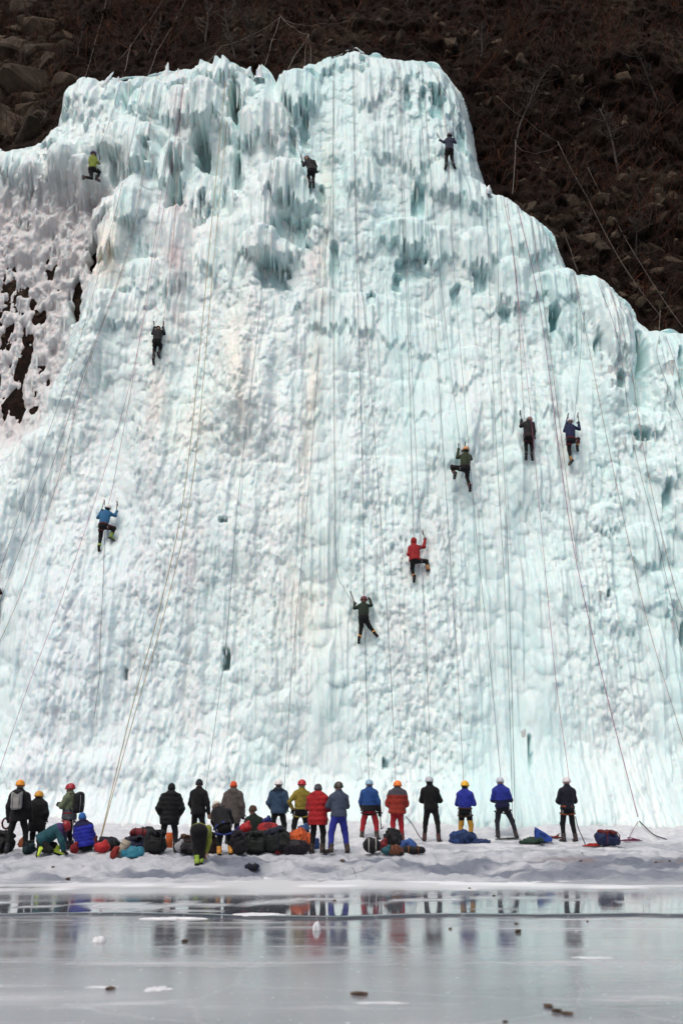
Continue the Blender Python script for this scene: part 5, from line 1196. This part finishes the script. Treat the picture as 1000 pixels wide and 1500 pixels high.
GEAR = [
 ('pack', 1, 1250, 30, 30, '121216', 'black pack cut off by the left edge, at the feet of the orange helmet', 'backpack', dict(seed=1)),
 ('sack', 24, 1243, 12, 13, '8a4a22', 'rusty orange stuff sack between the legs of the person with the grey backpack', 'stuff sack', dict(seed=2, dy=.5)),
 ('pack', 44, 1250, 15, 17, '17343a', 'small dark teal pack left of the kneeling teal jacket', 'backpack', dict(seed=3)),
 ('sack', 109, 1250, 13, 13, '8e1620', 'dark red stuff sack left of the seated blue down jacket', 'stuff sack', dict(seed=4)),
 ('sack', 149, 1249, 22, 15, 'c01c24', 'bright red round stuff sack right of the seated blue down jacket', 'stuff sack', dict(seed=5, yaw=.3)),
 ('sack', 138, 1240, 12, 13, '6a1c28', 'maroon stuff sack tucked behind the bright red one', 'stuff sack', dict(seed=6)),
 ('heap', 160, 1246, 34, 20, '171a2c', 'dark navy jacket thrown down behind the bright red sack', 'jacket', dict(seed=7)),
 ('sack', 164, 1257, 11, 15, '94261e', 'brick red sack at the end of the pale foam mat', 'stuff sack', dict(seed=8, tilt=.4)),
 ('mat', 174, 1255, 13, 24, 'b5ab98', 'pale beige rolled foam mat leaning on the pile', 'foam mat', dict(seed=9, tilt=.45)),
 ('heap', 195, 1256, 23, 15, '1e7f98', 'turquoise jacket lying at the front of the left pile', 'jacket', dict(seed=10, col2='17697e')),
 ('pack', 196, 1249, 36, 22, '1c2444', 'navy blue pack lying in the left pile under the maroon one', 'backpack', dict(seed=11, col2='1a1d30', dy=.3)),
 ('duffel', 200, 1248, 28, 13, '7c1828', 'maroon duffel on top of the navy pack', 'duffel', dict(seed=12, dz=.34, dy=.3)),
 ('pack', 226, 1250, 30, 31, '15181a', 'large black pack beside the black down coat', 'backpack', dict(seed=13, col2='1e2126')),
 ('heap', 214, 1240, 30, 26, '17191e', 'black jacket draped over the back of the left pile', 'jacket', dict(seed=14, dz=.05, dy=.5)),
 ('mat', 244, 1243, 10, 22, 'd8651e', 'orange foam mat standing behind the legs of the black down coat', 'foam mat', dict(seed=15, dy=.4)),
 ('pack', 268, 1242, 24, 18, '2c2422', 'brown black pack right of the black down coat', 'backpack', dict(seed=16, col2='5a3a2a', dy=.5)),
 ('sack', 263, 1249, 15, 15, 'a8abb2', 'pale grey stuff sack right of the black down coat', 'stuff sack', dict(seed=17)),
 ('heap', 281, 1250, 24, 14, '1d1a20', 'dark crumpled jacket left of the bending person', 'jacket', dict(seed=18)),
 ('pack', 311, 1252, 20, 30, '2a1718', 'dark maroon pack right of the bending lime sleeve', 'backpack', dict(seed=19, dy=.2)),
 ('pack', 352, 1252, 24, 32, '131318', 'tall black pack right of the stooping white helmet', 'backpack', dict(seed=20, col2='1c1622')),
 ('sack', 344, 1246, 16, 30, '3a2370', 'violet stuff sack behind the yellow boots', 'stuff sack', dict(seed=21, dy=.4)),
 ('sack', 358, 1247, 20, 22, '40246e', 'purple stuff sack under the red one in the middle pile', 'stuff sack', dict(seed=22, dy=.25, dz=.12)),
 ('sack', 358, 1247, 18, 15, 'bf2028', 'red stuff sack on top of the purple one in the middle pile', 'stuff sack', dict(seed=23, dy=.25, dz=.42)),
 ('pack', 374, 1251, 34, 30, '16211c', 'dark green pack at the front of the middle pile', 'backpack', dict(seed=24, col2='141a18')),
 ('heap', 393, 1244, 28, 14, 'b01c22', 'red jacket on top of the middle pile', 'jacket', dict(seed=25, dz=.42, dy=.3, col2='7c141c')),
 ('sack', 389, 1243, 13, 9, '27357e', 'small blue sack on top of the red jacket', 'stuff sack', dict(seed=26, dz=.62, dy=.35)),
 ('pack', 388, 1249, 20, 28, '3c161c', 'wine red pack in the middle pile under the red jacket', 'backpack', dict(seed=27, dy=.25)),
 ('pack', 409, 1249, 34, 34, '131a19', 'big black green pack below the steel blue jacket', 'backpack', dict(seed=28, col2='1d2436')),
 ('duffel', 432, 1251, 42, 20, '1d1722', 'dark plum duffel at the right front of the middle pile', 'duffel', dict(seed=29)),
 ('sack', 407, 1252, 9, 9, '8a1c22', 'tiny red sack at the left end of the plum duffel', 'stuff sack', dict(seed=30)),
 ('heap', 438, 1248, 34, 27, 'e0611a', 'bright orange jacket heaped above the plum duffel', 'jacket', dict(seed=31, dy=.4, dz=.1, col2='b94c14')),
 ('sack', 443, 1243, 18, 9, '2f5a8c', 'blue sack behind the bright orange jacket', 'stuff sack', dict(seed=32, dy=.6, dz=.42)),
 ('sack', 462, 1246, 10, 14, '22407c', 'blue sack seen between the legs of the red down jacket', 'stuff sack', dict(seed=33, dy=.6)),
 ('duffel', 545, 1250, 25, 21, '15161a', 'black bag with white hoops at the left of the right pile', 'duffel', dict(seed=34, col2='c8c8c4')),
 ('sack', 561, 1248, 16, 16, '7e1620', 'dark red sack in the right pile', 'stuff sack', dict(seed=35, dy=.15)),
 ('heap', 575, 1246, 26, 32, '101013', 'tall black jacket heap at the feet of the rust red down jacket', 'jacket', dict(seed=36, dy=.3)),
 ('sack', 566, 1252, 17, 10, '155a66', 'teal sack at the front of the right pile', 'stuff sack', dict(seed=37)),
 ('heap', 582, 1251, 18, 12, '6a3a22', 'brown jacket sleeve at the front of the right pile', 'jacket', dict(seed=38)),
 ('heap', 598, 1247, 22, 12, '3c62a8', 'blue jacket on the right pile', 'jacket', dict(seed=39, dz=.08, dy=.1, col2='2f4e8c')),
 ('duffel', 605, 1251, 34, 11, '121217', 'flat black bag at the right end of the right pile', 'duffel', dict(seed=40, col2='9a5a2a')),
 ('heap', 676, 1235, 38, 20, '1d3f7a', 'blue tarpaulin heaped at the feet of the yellow gaiters', 'tarpaulin', dict(seed=41, col2='16305e')),
 ('heap', 700, 1235, 34, 6, '1b3566', 'flat tail of dark blue cloth right of the blue tarpaulin', 'cloth', dict(seed=42, col2='22262e')),
 ('heap', 776, 1236, 28, 9, '1d3f30', 'dark green cloth heap left of the blue wedge shaped bag', 'cloth', dict(seed=43, col2='17342a')),
 ('wedge', 796, 1233, 25, 21, '2a56b8', 'bright blue wedge shaped rope bag lying open', 'rope bag', dict(seed=44)),
 ('coil', 814, 1228, 24, 9, '8c2e1c', 'rust red rope flaked behind the blue wedge bag', 'rope', dict(seed=45)),
 ('coil', 866, 1240, 30, 8, 'c02c20', 'red rope coil beside the navy pack on the right', 'rope', dict(seed=46)),
 ('pack', 888, 1238, 40, 21, '1c2a54', 'navy pack lying on the snow right of the rightmost belayer', 'backpack', dict(seed=47, col2='6e1c1c')),
 ('coil', 925, 1232, 36, 8, '7e1f54', 'magenta rope coil at the far right', 'rope', dict(seed=48)),
 ('coil', 745, 1230, 46, 4, '4c5a58', 'loose grey green rope on the snow by the two-tone blue jacket', 'rope', dict(seed=49)),
 ('coil', 785, 1228, 44, 4, '8a4a34', 'thin rusty rope trailing left of the blue wedge bag', 'rope', dict(seed=50)),
 ('duffel', 369, 1276, 19, 10, '151c33', 'dark blue pouch lying alone near the ice edge', 'pouch', dict(seed=51, yaw=.15)),
]
for (k, x, yb, w, h, c, lab, cat, kw) in GEAR: gear(k, x, yb, w, h, c, lab, cat, **kw)
# worn backpacks and things in hands
def worn_pack(key, W, H, D, col, col2, off, yaw, label):
    J = PPL[key][1]; c = (Vector(J['neck']) * .62 + Vector(J['pelvis']) * .38)
    t = link('backpack', None, None, c + Vector(off)); t.rotation_euler = (0, 0, yaw)
    def f(P): return sd_box(P, (0, 0, 0), I3, (W / 2, D / 2, H / 2), min(W, D) * .35) + lumpy(P, 20, .008, 3)
    link('bag_body', mesh_np('bag_body', *surfnet(f, (-W / 2, -D / 2, -H / 2), (W / 2, D / 2, H / 2), .018), [cloth(col)]), t)
    def f(P): return sd_ell(P, (0, -D * .1, H * .44), I3, np.array([W * .48, D * .52, .07])) + lumpy(P, 20, .006, 4)
    link('lid', mesh_np('lid', *surfnet(f, (-W / 2, -D, H * .2), (W / 2, D, H * .65), .018), [cloth(col2)]), t)
    for s in (-1, 1):
        link('strap', mesh_np('strap', *tube([(s * W * .4, D * .2, H * .45), (s * W * .45, D * .9, H * .5), (s * W * .55, D * 1.5, H * .1), (s * W * .5, D * .6, -H * .4)], .016, 4), [cloth(col2)]), t)
        link('side_strap', mesh_np('side_strap', *tube([(s * W * .3, -D * .5, H * .4), (s * W * .32, -D * .56, 0), (s * W * .3, -D * .45, -H * .45)], .013, 4), [cloth('7d7f84')]), t)
    return tag(t, label, 'backpack', 'backpacks being worn')
worn_pack('S1', .26, .44, .15, 'a8a7a4', '25262b', (0, -.25, .0), 0, 'small pale grey backpack worn by the person in black at far left')
worn_pack('S3', .30, .48, .19, '1c1c22', '24252c', (.24, -.08, -.02), 1.25, 'dark rucksack worn by the person in the sage green jacket')
def held_coil(key, hand, r0, col, label):
    p = Vector(PPL[key][1][hand]); t = link('rope_coil', None, None, p); pts = []
    for k in range(64):
        a = k * 6.283 / 16; q = r0 * (1 + .12 * math.sin(k * 1.7)); pts.append((q * math.sin(a) * .75 - .05, .02 * math.sin(k * .9), -r0 * 1.1 + q * math.cos(a)))
    link('rope_loops', mesh_np('rope_loops', *tube(pts, .014, 5), [cloth(col)]), t); tag(t, label, 'rope', 'gear held in hands')
held_coil('S1', 'haL', .13, '5e1c26', 'maroon rope coil in the left hand of the person in black at far left')
_h = Vector(PPL['S16'][1]['haR']); ice_axe(_h + Vector((.03, .05, .0)), _h + Vector((.05, .05, -.5)), 'ice axe hanging from the right hand of the belayer in red trousers', (0.3, -.9, 0))
def pole(p, q, label):
    t = link('trekking_pole', None, None, Vector(q)); d = Vector(p) - Vector(q)
    link('shaft', mesh_np('shaft', *tube([(0, 0, 0), d * .5, d], [.006, .009, .010], 6), [metal('9a9ca2')]), t); link('grip', mesh_np('grip', *tube([d * .9, d], [.017, .02], 6), [cloth('1a1a1a')]), t)
    link('basket', mesh_np('basket', *tube([d * .05, d * .06], [.04, .035], 8), [cloth('1a1a1a')]), t)
    tag(t, label, 'trekking pole')
_g = ground_hit(108, 1246); pole(px_at(107, 1192, _g.y), _g, 'thin trekking pole planted beside the sage green jacket')

# ------------------------------------------------------------------ ropes
def spline(P, n=10):
    P = [np.array(p, float) for p in P]; P = [2 * P[0] - P[1]] + P + [2 * P[-1] - P[-2]]; out = []
    for i in range(1, len(P) - 2):
        for k in range(n):
            t = k / n; a, b, c, d = P[i - 1], P[i], P[i + 1], P[i + 2]
            out.append(.5 * (2 * b + (c - a) * t + (2 * a - 5 * b + 4 * c - d) * t * t + (3 * b - 3 * c + d - a) * t ** 3))
    return out + [P[-2]]
def rope(pts, end, col, label, rad=.0075, start=None, name='climbing_rope', cat='rope', group='ropes down the ice'):
    """pts in the photo from the top down; end: distance of the last point, or None when it lies against the ice"""
    Y0 = wall_hit(*pts[0]) - .12 if start is None else start
    Y1 = wall_hit(*pts[-1]) - .2 if end is None else end
    y0, y1 = pts[0][1], pts[-1][1]; W = []
    dense = spline([(x, y, 0) for x, y in pts], 26)
    a = px_at(pts[0][0], pts[0][1], Y0); b = px_at(pts[-1][0], pts[-1][1], Y1)
    for i, (x, y, _) in enumerate(dense):
        t = i / (len(dense) - 1)
        Y = Y0 + (Y1 - Y0) * t
        for _k in range(3):        # follow the straight line between the ends in height
            p = px_at(x, y, Y); s = np.clip((p.z - a.z) / (b.z - a.z + 1e-6), 0, 1); Y = Y0 + (Y1 - Y0) * s
        if y < 1196 and (0 < i < len(dense) - 1 or end is None): Y = min(Y, wall_hit(x, y) - .08)
        W.append(px_at(x, y, Y))
    # keep the run smooth: never jump back towards the ice between neighbours
    Ys = np.array([p.y for p in W]); k = np.ones(9) / 9
    Ym = np.minimum(Ys, np.convolve(np.pad(Ys, 4, 'edge'), k, 'valid'))
    W = [px_at(x, y, float(Yv)) for (x, y, _), Yv in zip(dense, Ym)]
    o = link(name, None, None, W[-1]); V, F = tube([p - W[-1] for p in W], rad, 5)
    o.data = None
    me = mesh_np(name, V, F, [cloth(col, .8)])
    bpy.data.objects.remove(o); o = link(name, me, None, W[-1])
    return tag(o, label, cat, group)
def bel(k): return PPL[k][2].y + .22
GREYR = '7c7480'; PINK = 'b0527c'; RUST = 'a8604e'; BEIGE = 'b8a778'; DARK = '5c5a6a'
rope([(272, 108), (236, 330), (186, 580), (100, 850), (40, 1010), (-4, 1140)], 33, 'bb5c8e', 'pink rope running from the left crest down to the lower left edge')
rope([(212, 112), (188, 230), (159, 350), (104, 540), (47, 700), (0, 838)], None, GREYR, 'leftmost grey rope, leaving the left edge just above the cut off climber')
rope([(230, 105), (191, 350), (128, 532), (70, 700), (12, 850), (-6, 900)], None, DARK, 'dark rope parting to the left below the knot left of centre')
rope([(232, 107), (193, 350), (130, 534), (86, 700), (38, 850), (-4, 950)], 38, RUST, 'rusty rope reaching the left edge below the cut off climber')
rope([(180, 110), (160, 180), (141, 226)], None, GREYR, 'short rope up from the climber in lime green')
rope([(262, 112), (227, 350), (201, 520), (168, 700), (158, 742)], None, PINK, 'pink rope up from the climber in bright blue')
rope([(154, 778), (151, 860), (147, 940), (146, 990), (138, 1052)], None, '6a4a58', 'loose rope end hanging below the climber in bright blue')
rope([(268, 112), (254, 350), (240, 466), (236, 490)], None, RUST, 'rope up from the climber in black left of centre')
_g2 = ground_hit(146, 1228)
rope([(330, 120), (308, 350), (273, 700), (237, 880), (193, 1040), (148, 1226)], _g2.y, BEIGE, 'left strand of the thick beige double rope', .014)
rope([(338, 120), (316, 350), (283, 700), (243, 890), (198, 1045), (149, 1225)], _g2.y + .02, 'c8ba94', 'right strand of the thick beige double rope', .014)
rope([(420, 130), (400, 250), (378, 480), (350, 720), (330, 950), (303, 1145), (300, 1180)], bel('S7'), '4a5568', 'dark blue rope ending behind the dark grey hat')
rope([(490, 88), (486, 260), (473, 420), (455, 680), (430, 950), (417, 1145), (412, 1185)], bel('S12'), GREYR, 'grey rope ending at the white helmet and steel blue jacket')
rope([(413, 120), (422, 170), (436, 215), (444, 234)], None, GREYR, 'rope up from the hunched climber in black')
rope([(516, 66), (519, 250), (524, 450), (531, 700), (533, 884)], None, DARK, 'rope up from the lowest climber, from the highest point of the ice')
rope([(534, 900), (536, 1000), (540, 1140), (541, 1185)], bel('S16'), DARK, 'rope from the lowest climber down to the belayer in red trousers', start=38.0)
rope([(488, 100), (488, 400), (490, 700), (493, 830), (504, 862), (517, 884)], None, '6c6a60', 'slack rope curving right into the hand of the lowest climber')
rope([(518, 70), (523, 350), (536, 480), (553, 700), (570, 950), (579, 1140), (582, 1185)], bel('S17'), GREYR, 'rope ending at the orange helmeted belayer in rust red')
rope([(584, 92), (589, 300), (597, 480), (603, 700), (606, 806)], None, '6a4a58', 'left of the two ropes above the climber in red')
rope([(586, 92), (592, 300), (604, 560), (613, 740), (619, 850), (626, 1000), (630, 1130), (632, 1180)], bel('S18'), GREYR, 'rope passing the climber in red down to the belayer all in black')
rope([(612, 92), (625, 300), (645, 600), (656, 770), (668, 950), (678, 1135), (682, 1180)], bel('S19'), GREYR, 'rope ending at the yellow helmeted belayer')
rope([(640, 105), (648, 160), (656, 202)], None, RUST, 'left rope above the climber in navy high on the right')
rope([(630, 98), (655, 140), (664, 168), (661, 203)], None, DARK, 'dark sling looping over to the climber in navy high on the right')
rope([(618, 95), (634, 300), (655, 500), (672, 640), (676, 664)], None, GREYR, 'rope up from the climber in an olive vest')
rope([(656, 232), (665, 400), (683, 620), (699, 800), (715, 950), (733, 1140), (737, 1180)], bel('S20'), GREYR, 'rope from below the climber in navy to the two-tone blue belayer')
_g3 = ground_hit(753, 1226)
rope([(712, 282), (719, 500), (729, 700), (738, 850), (746, 1040), (750, 1190), (752, 1222)], _g3.y, '5f6a60', 'left of the two grey green ropes reaching the snow')
rope([(726, 288), (734, 600), (743, 800), (750, 1040), (753, 1170), (754, 1222)], _g3.y + .05, '556058', 'right of the two grey green ropes reaching the snow')
rope([(737, 290), (755, 400), (764, 560), (768, 622)], None, RUST, 'rope up from the bowed climber in black')
rope([(742, 292), (772, 560), (790, 750), (814, 1000), (832, 1135), (833, 1180)], bel('S21'), PINK, 'pinkish rope ending at the rightmost belayer')
rope([(757, 300), (790, 450), (821, 680), (843, 820), (886, 1010), (935, 1202)], ground_hit(935, 1206).y, 'a8447a', 'dark pink rope slanting down to the knot at the far right', .011)
rope([(777, 312), (806, 520), (829, 700), (845, 822)], None, RUST, 'short rusty rope joining the dark pink rope from above')
rope([(838, 396), (851, 480), (843, 590), (838, 630)], None, GREYR, 'rope up from the climber in dark blue with white helmet')
rope([(840, 397), (868, 540), (900, 700), (946, 905), (1004, 1100)], 36, RUST, 'rope running from the right shoulder to the lower right edge')
rope([(875, 412), (905, 500), (926, 645), (961, 785), (1004, 975)], None, GREYR, 'rope over the right hand curtain, leaving the right edge')
rope([(892, 420), (920, 520), (946, 682), (985, 850), (1004, 905)], None, RUST, 'second rope over the right hand curtain, leaving the right edge higher')
rope([(965, 492), (962, 522), (984, 582), (1004, 626)], None, GREYR, 'crooked rope at the right edge below the right ice lip')
rope([(974, 492), (990, 540), (1004, 606)], None, RUST, 'rope closest to the right edge below the right ice lip')
_k = ground_hit(935, 1208)
rope([(935, 1202), (942, 1209), (956, 1222), (976, 1230)], ground_hit(976, 1230).y, '2a262c', 'black rope tail lying right of the knot at the far right', .016, start=_k.y, group='ropes on the snow')
rope([(934, 1203), (926, 1216), (920, 1228)], ground_hit(920, 1229).y, '8a5a70', 'pale pink rope end from the knot down to the magenta coil', .009, start=_k.y, group='ropes on the snow')
rope([(594, 1196), (604, 1208), (612, 1222), (620, 1232)], ground_hit(620, 1233).y, '34303a', 'dark rope from the rust red belayer down to the snow', .012, start=ground_hit(582, 1232).y + .1, group='ropes on the snow')
rope([(842, 1196), (846, 1212), (851, 1224), (857, 1238)], ground_hit(857, 1239).y, '30343c', 'dark rope from the rightmost belayer to the red coil', .013, start=ground_hit(833, 1233).y + .05, group='ropes on the snow')
rope([(690, 1204), (692, 1218), (698, 1228), (706, 1231)], ground_hit(706, 1232).y, '46404a', 'thin rope from the yellow gaiters to the snow', .009, start=ground_hit(682, 1233).y + .05, group='ropes on the snow')
# pale cords and slings on the slope above
def hill_cord(pts, col, label, rad=.011):
    Ys = [hill_hit(x, y) - .35 for x, y in pts]; dense = []
    for (x0, y0), (x1, y1), a, b in zip(pts[:-1], pts[1:], Ys[:-1], Ys[1:]):
        for k in range(6): t = k / 6; dense.append(px_at(x0 + (x1 - x0) * t, y0 + (y1 - y0) * t + 3 * math.sin(math.pi * t), min(a + (b - a) * t, hill_hit(x0 + (x1 - x0) * t, y0 + (y1 - y0) * t) - .1)))
    dense.append(px_at(*pts[-1], Ys[-1])); o = Vector(dense[-1])
    q = link('anchor_cord', mesh_np('anchor_cord', *tube([p - o for p in dense], rad, 5), [cloth(col, .8)]), None, o)
    return tag(q, label, 'cord', 'anchor cords above the ice')
for a in [([(156, 0), (140, 60), (122, 122)], '8c847c', 'pale cord hanging to the left shoulder of the ice'), ([(192, 62), (188, 80), (183, 104)], 'a89e94', 'short forked sling just above the left crest'),
          ([(272, 0), (230, 75), (216, 112)], '9a9088', 'pale rope from the top edge to the left crest'), ([(410, 25), (398, 60), (387, 98)], 'b0a69a', 'pale cord dropping to the ice spire left of centre'),
          ([(452, 50), (432, 80), (412, 116)], 'aaa198', 'pale cord slanting to the gap in the crest'), ([(452, 50), (447, 72), (446, 98)], '8e867e', 'left of two short cords hung from the cord junction'), ([(452, 50), (455, 72), (455, 98)], '8e867e', 'right of two short cords hung from the cord junction'),
          ([(410, 22), (430, 40), (452, 50)], 'a89e94', 'upper cord between the two anchor knots'), ([(412, 25), (440, 36), (470, 34), (512, 30)], '8c847c', 'cord running right from the anchor knot to the highest ice'), ([(410, 25), (366, 52), (325, 67), (282, 112)], '9a9088', 'long cord slanting left from the anchor knot'),
          ([(238, 0), (210, 40), (174, 88)], '8c847c', 'cord slanting across the slope above the left crest'), ([(755, 205), (753, 245), (750, 284)], 'b3aaa2', 'pale sling hanging from a tree to the upper right ice'), ([(757, 213), (772, 222), (794, 222), (818, 211)], '7c6a64', 'slack cord bowed between two trees on the right'),
          ([(727, 140), (770, 175), (815, 207)], '7a706a', 'thin cord running down right to the tree on the right'), ([(816, 207), (860, 290), (910, 385), (966, 462)], '8a807a', 'lower of the two long cords slanting down the right slope'), ([(860, 245), (900, 320), (940, 390), (1000, 480)], '80766f', 'upper of the two long cords slanting down the right slope'),
          ([(825, 335), (835, 365), (846, 398)], '8a807a', 'short cord down to the right shoulder of the ice'), ([(966, 455), (965, 475), (964, 492)], '9a9088', 'short cord at the right ice lip')]:
    hill_cord(*a)

# ------------------------------------------------------------------ stones, sticks, snow lumps on the bank and the lake
M_STONE = mat_rock('brown pebble', (.10, .065, .045), (.26, .19, .14), 9)
STM = [rock_mesh('stone', 40 + s, 20, (1, .8, .55), M_STONE) for s in range(4)]
def lake_pt(x, y):
    a = math.atan2(y - 750, 1650) - PITCH; Y = HC / math.tan(a); p = px_at(x, y, Y); return Vector((p.x, p.y, .0 if p.y < 17.1 else .028))
def stone(x, y, w, label, on_bank=False, flat=.6):
    p = ground_hit(x, y) if on_bank else lake_pt(x, y); s = w / 1650 * p.y / .97 / 2
    o = link('stone', STM[int(x * 7 + y) % 4], None, (p.x, p.y, p.z + s * flat * .4), (0, 0, x * .37)); o.scale = (s, s * .8, s * flat * 1.3)
    return tag(o, label, 'stone', 'stones on the ice')
for a in [(815, 1483, 17, 'roundest brown stone of the cluster at the lower right'), (803, 1475, 24, 'flat brown stone behind the round one at the lower right'), (830, 1486, 22, 'flattest stone at the right of the lower right cluster'), (526, 1458, 28, 'long flat brown stone at the lower centre'), (740, 1498, 11, 'stone at the bottom edge right of centre'),
          (162, 1450, 16, 'flat brown stone at the lower left'), (271, 1380, 13, 'small brown stone below the black down coat reflection'), (758, 1366, 15, 'brown stone on the ice below the two-tone blue belayer'), (659, 1361, 8, 'small dark stone on the ice below the belayer in black'), (756, 1354, 8, 'pebble just behind the brown stone on the right'), (687, 1304, 6, 'pebble near the bank below the yellow gaiters'), (723, 1315, 6, 'pebble near the bank below the two-tone blue belayer'), (860, 1350, 6, 'pebble at the right of the lake'), (490, 1323, 9, 'pebble near the bank below the grey blue jacket')]:
    stone(*a, flat=.35 if a[2] > 18 else .6)
for a in [(501, 1262, 10, 'grey brown stone on the bank near the royal blue trousers'), (78, 1271, 7, 'dark stone half buried in the bank at the left'), (531, 1272, 5, 'small dark stone on the bank below the blue jacketed belayer'), (100, 1289, 12, 'brown stone at the water line, left'), (212, 1204, 5, 'tiny dark stone on the snow behind the left pile'), (660, 1197, 5, 'tiny dark stone on the snow near the yellow helmet'), (852, 1250, 5, 'small stone at the edge of the muddy patch'), (980, 1262, 7, 'stone in the muddy patch at the right edge'), (960, 1264, 6, 'stone left of the muddy patch at the right edge'), (850, 1262, 6, 'stone in the muddy patch below the rightmost belayer')]:
    stone(*a, on_bank=True)
def stick(pts, label, rad=.008):
    P = [ground_hit(x, y) + Vector((0, 0, .02 + .05 * (i % 2))) for i, (x, y) in enumerate(pts)]; o = P[0]
    q = link('stick', mesh_np('stick', *tube([p - o for p in P], [rad, rad * .8, rad * .5], 5), [M_BARK]), None, o); tag(q, label, 'stick')
stick([(522, 1286), (518, 1279), (515, 1272)], 'short bent stick on the bank below the pale blue helmeted belayer')
M_CRUST, nt_, b_ = new_mat('snow crust')
_n = noise_node(nt_, 8, 5, .6, coord(nt_, 'Object')); _r = ramp(nt_, _n.outputs[0], [(.3, (.58, .61, .65)), (.7, (.80, .81, .83))]); nt_.links.new(_r.outputs[0], b_.inputs['Base Color']); b_.inputs['Roughness'].default_value = .6
def crust(x, y, w, h_m, dm, label, seed, cat='snow'):
    p = lake_pt(x, y); W = w / 1650 * p.y / 2; r = np.random.RandomState(seed); n = 40; V = [(0, 0, h_m)]; F = []
    a = np.linspace(0, 2 * math.pi, n, endpoint=False)
    prof = 1 + .5 * np.array([vn(2.2 * math.cos(t) + seed, 2.2 * math.sin(t), seed) for t in a]) + .4 * np.array([vn(6 * math.cos(t), 6 * math.sin(t) + seed, seed + 1) for t in a])
    for k, (q, z) in enumerate(((.3, .95), (.6, .8), (.85, .5), (1, 0.)), 0):
        for t, pf in zip(a, prof):
            zz = h_m * z * (1 + .3 * vn(5 * q * math.cos(t) + seed, 5 * q * math.sin(t), 2)) - (.012 if z == 0 else 0)
            V.append((W * q * pf * math.cos(t), dm * q * pf * math.sin(t), zz))
    for i in range(n): F.append((0, 1 + i, 1 + (i + 1) % n, 1 + (i + 1) % n))
    Q = [(1 + k * n + i, 1 + (k + 1) * n + i, 1 + (k + 1) * n + (i + 1) % n, 1 + k * n + (i + 1) % n) for k in range(3) for i in range(n)]
    me = bpy.data.meshes.new('snow_patch'); me.from_pydata(V, [], [f[:3] for f in F] + Q); me.materials.append(M_CRUST)
    me.polygons.foreach_set('use_smooth', np.ones(len(me.polygons), bool)); me.update()
    o = link('snow_patch', me, None, p); return tag(o, label, cat, 'snow patches on the lake ice')
for i, a in enumerate([(258, 1346, 70, .022, .12, 'long white snow ridge along the crack, left of centre'), (380, 1343, 66, .025, .13, 'white snow ridge along the crack at centre left'), (232, 1449, 34, .008, .14, 'pale patch of snow at the lower left'), (150, 1446, 50, .006, .05, 'thin snow streak at the far lower left'), (463, 1362, 11, .09, .09, 'white snow lump below the red down jacket'),
          (146, 1379, 14, .06, .1, 'low snow lump below the seated blue jacket'),
          (870, 1403, 50, .006, .07, 'thin snow streak at the right'), (560, 1469, 70, .005, .04, 'faint snow streak across the lower centre')]):
    crust(*a, seed=i + 1)
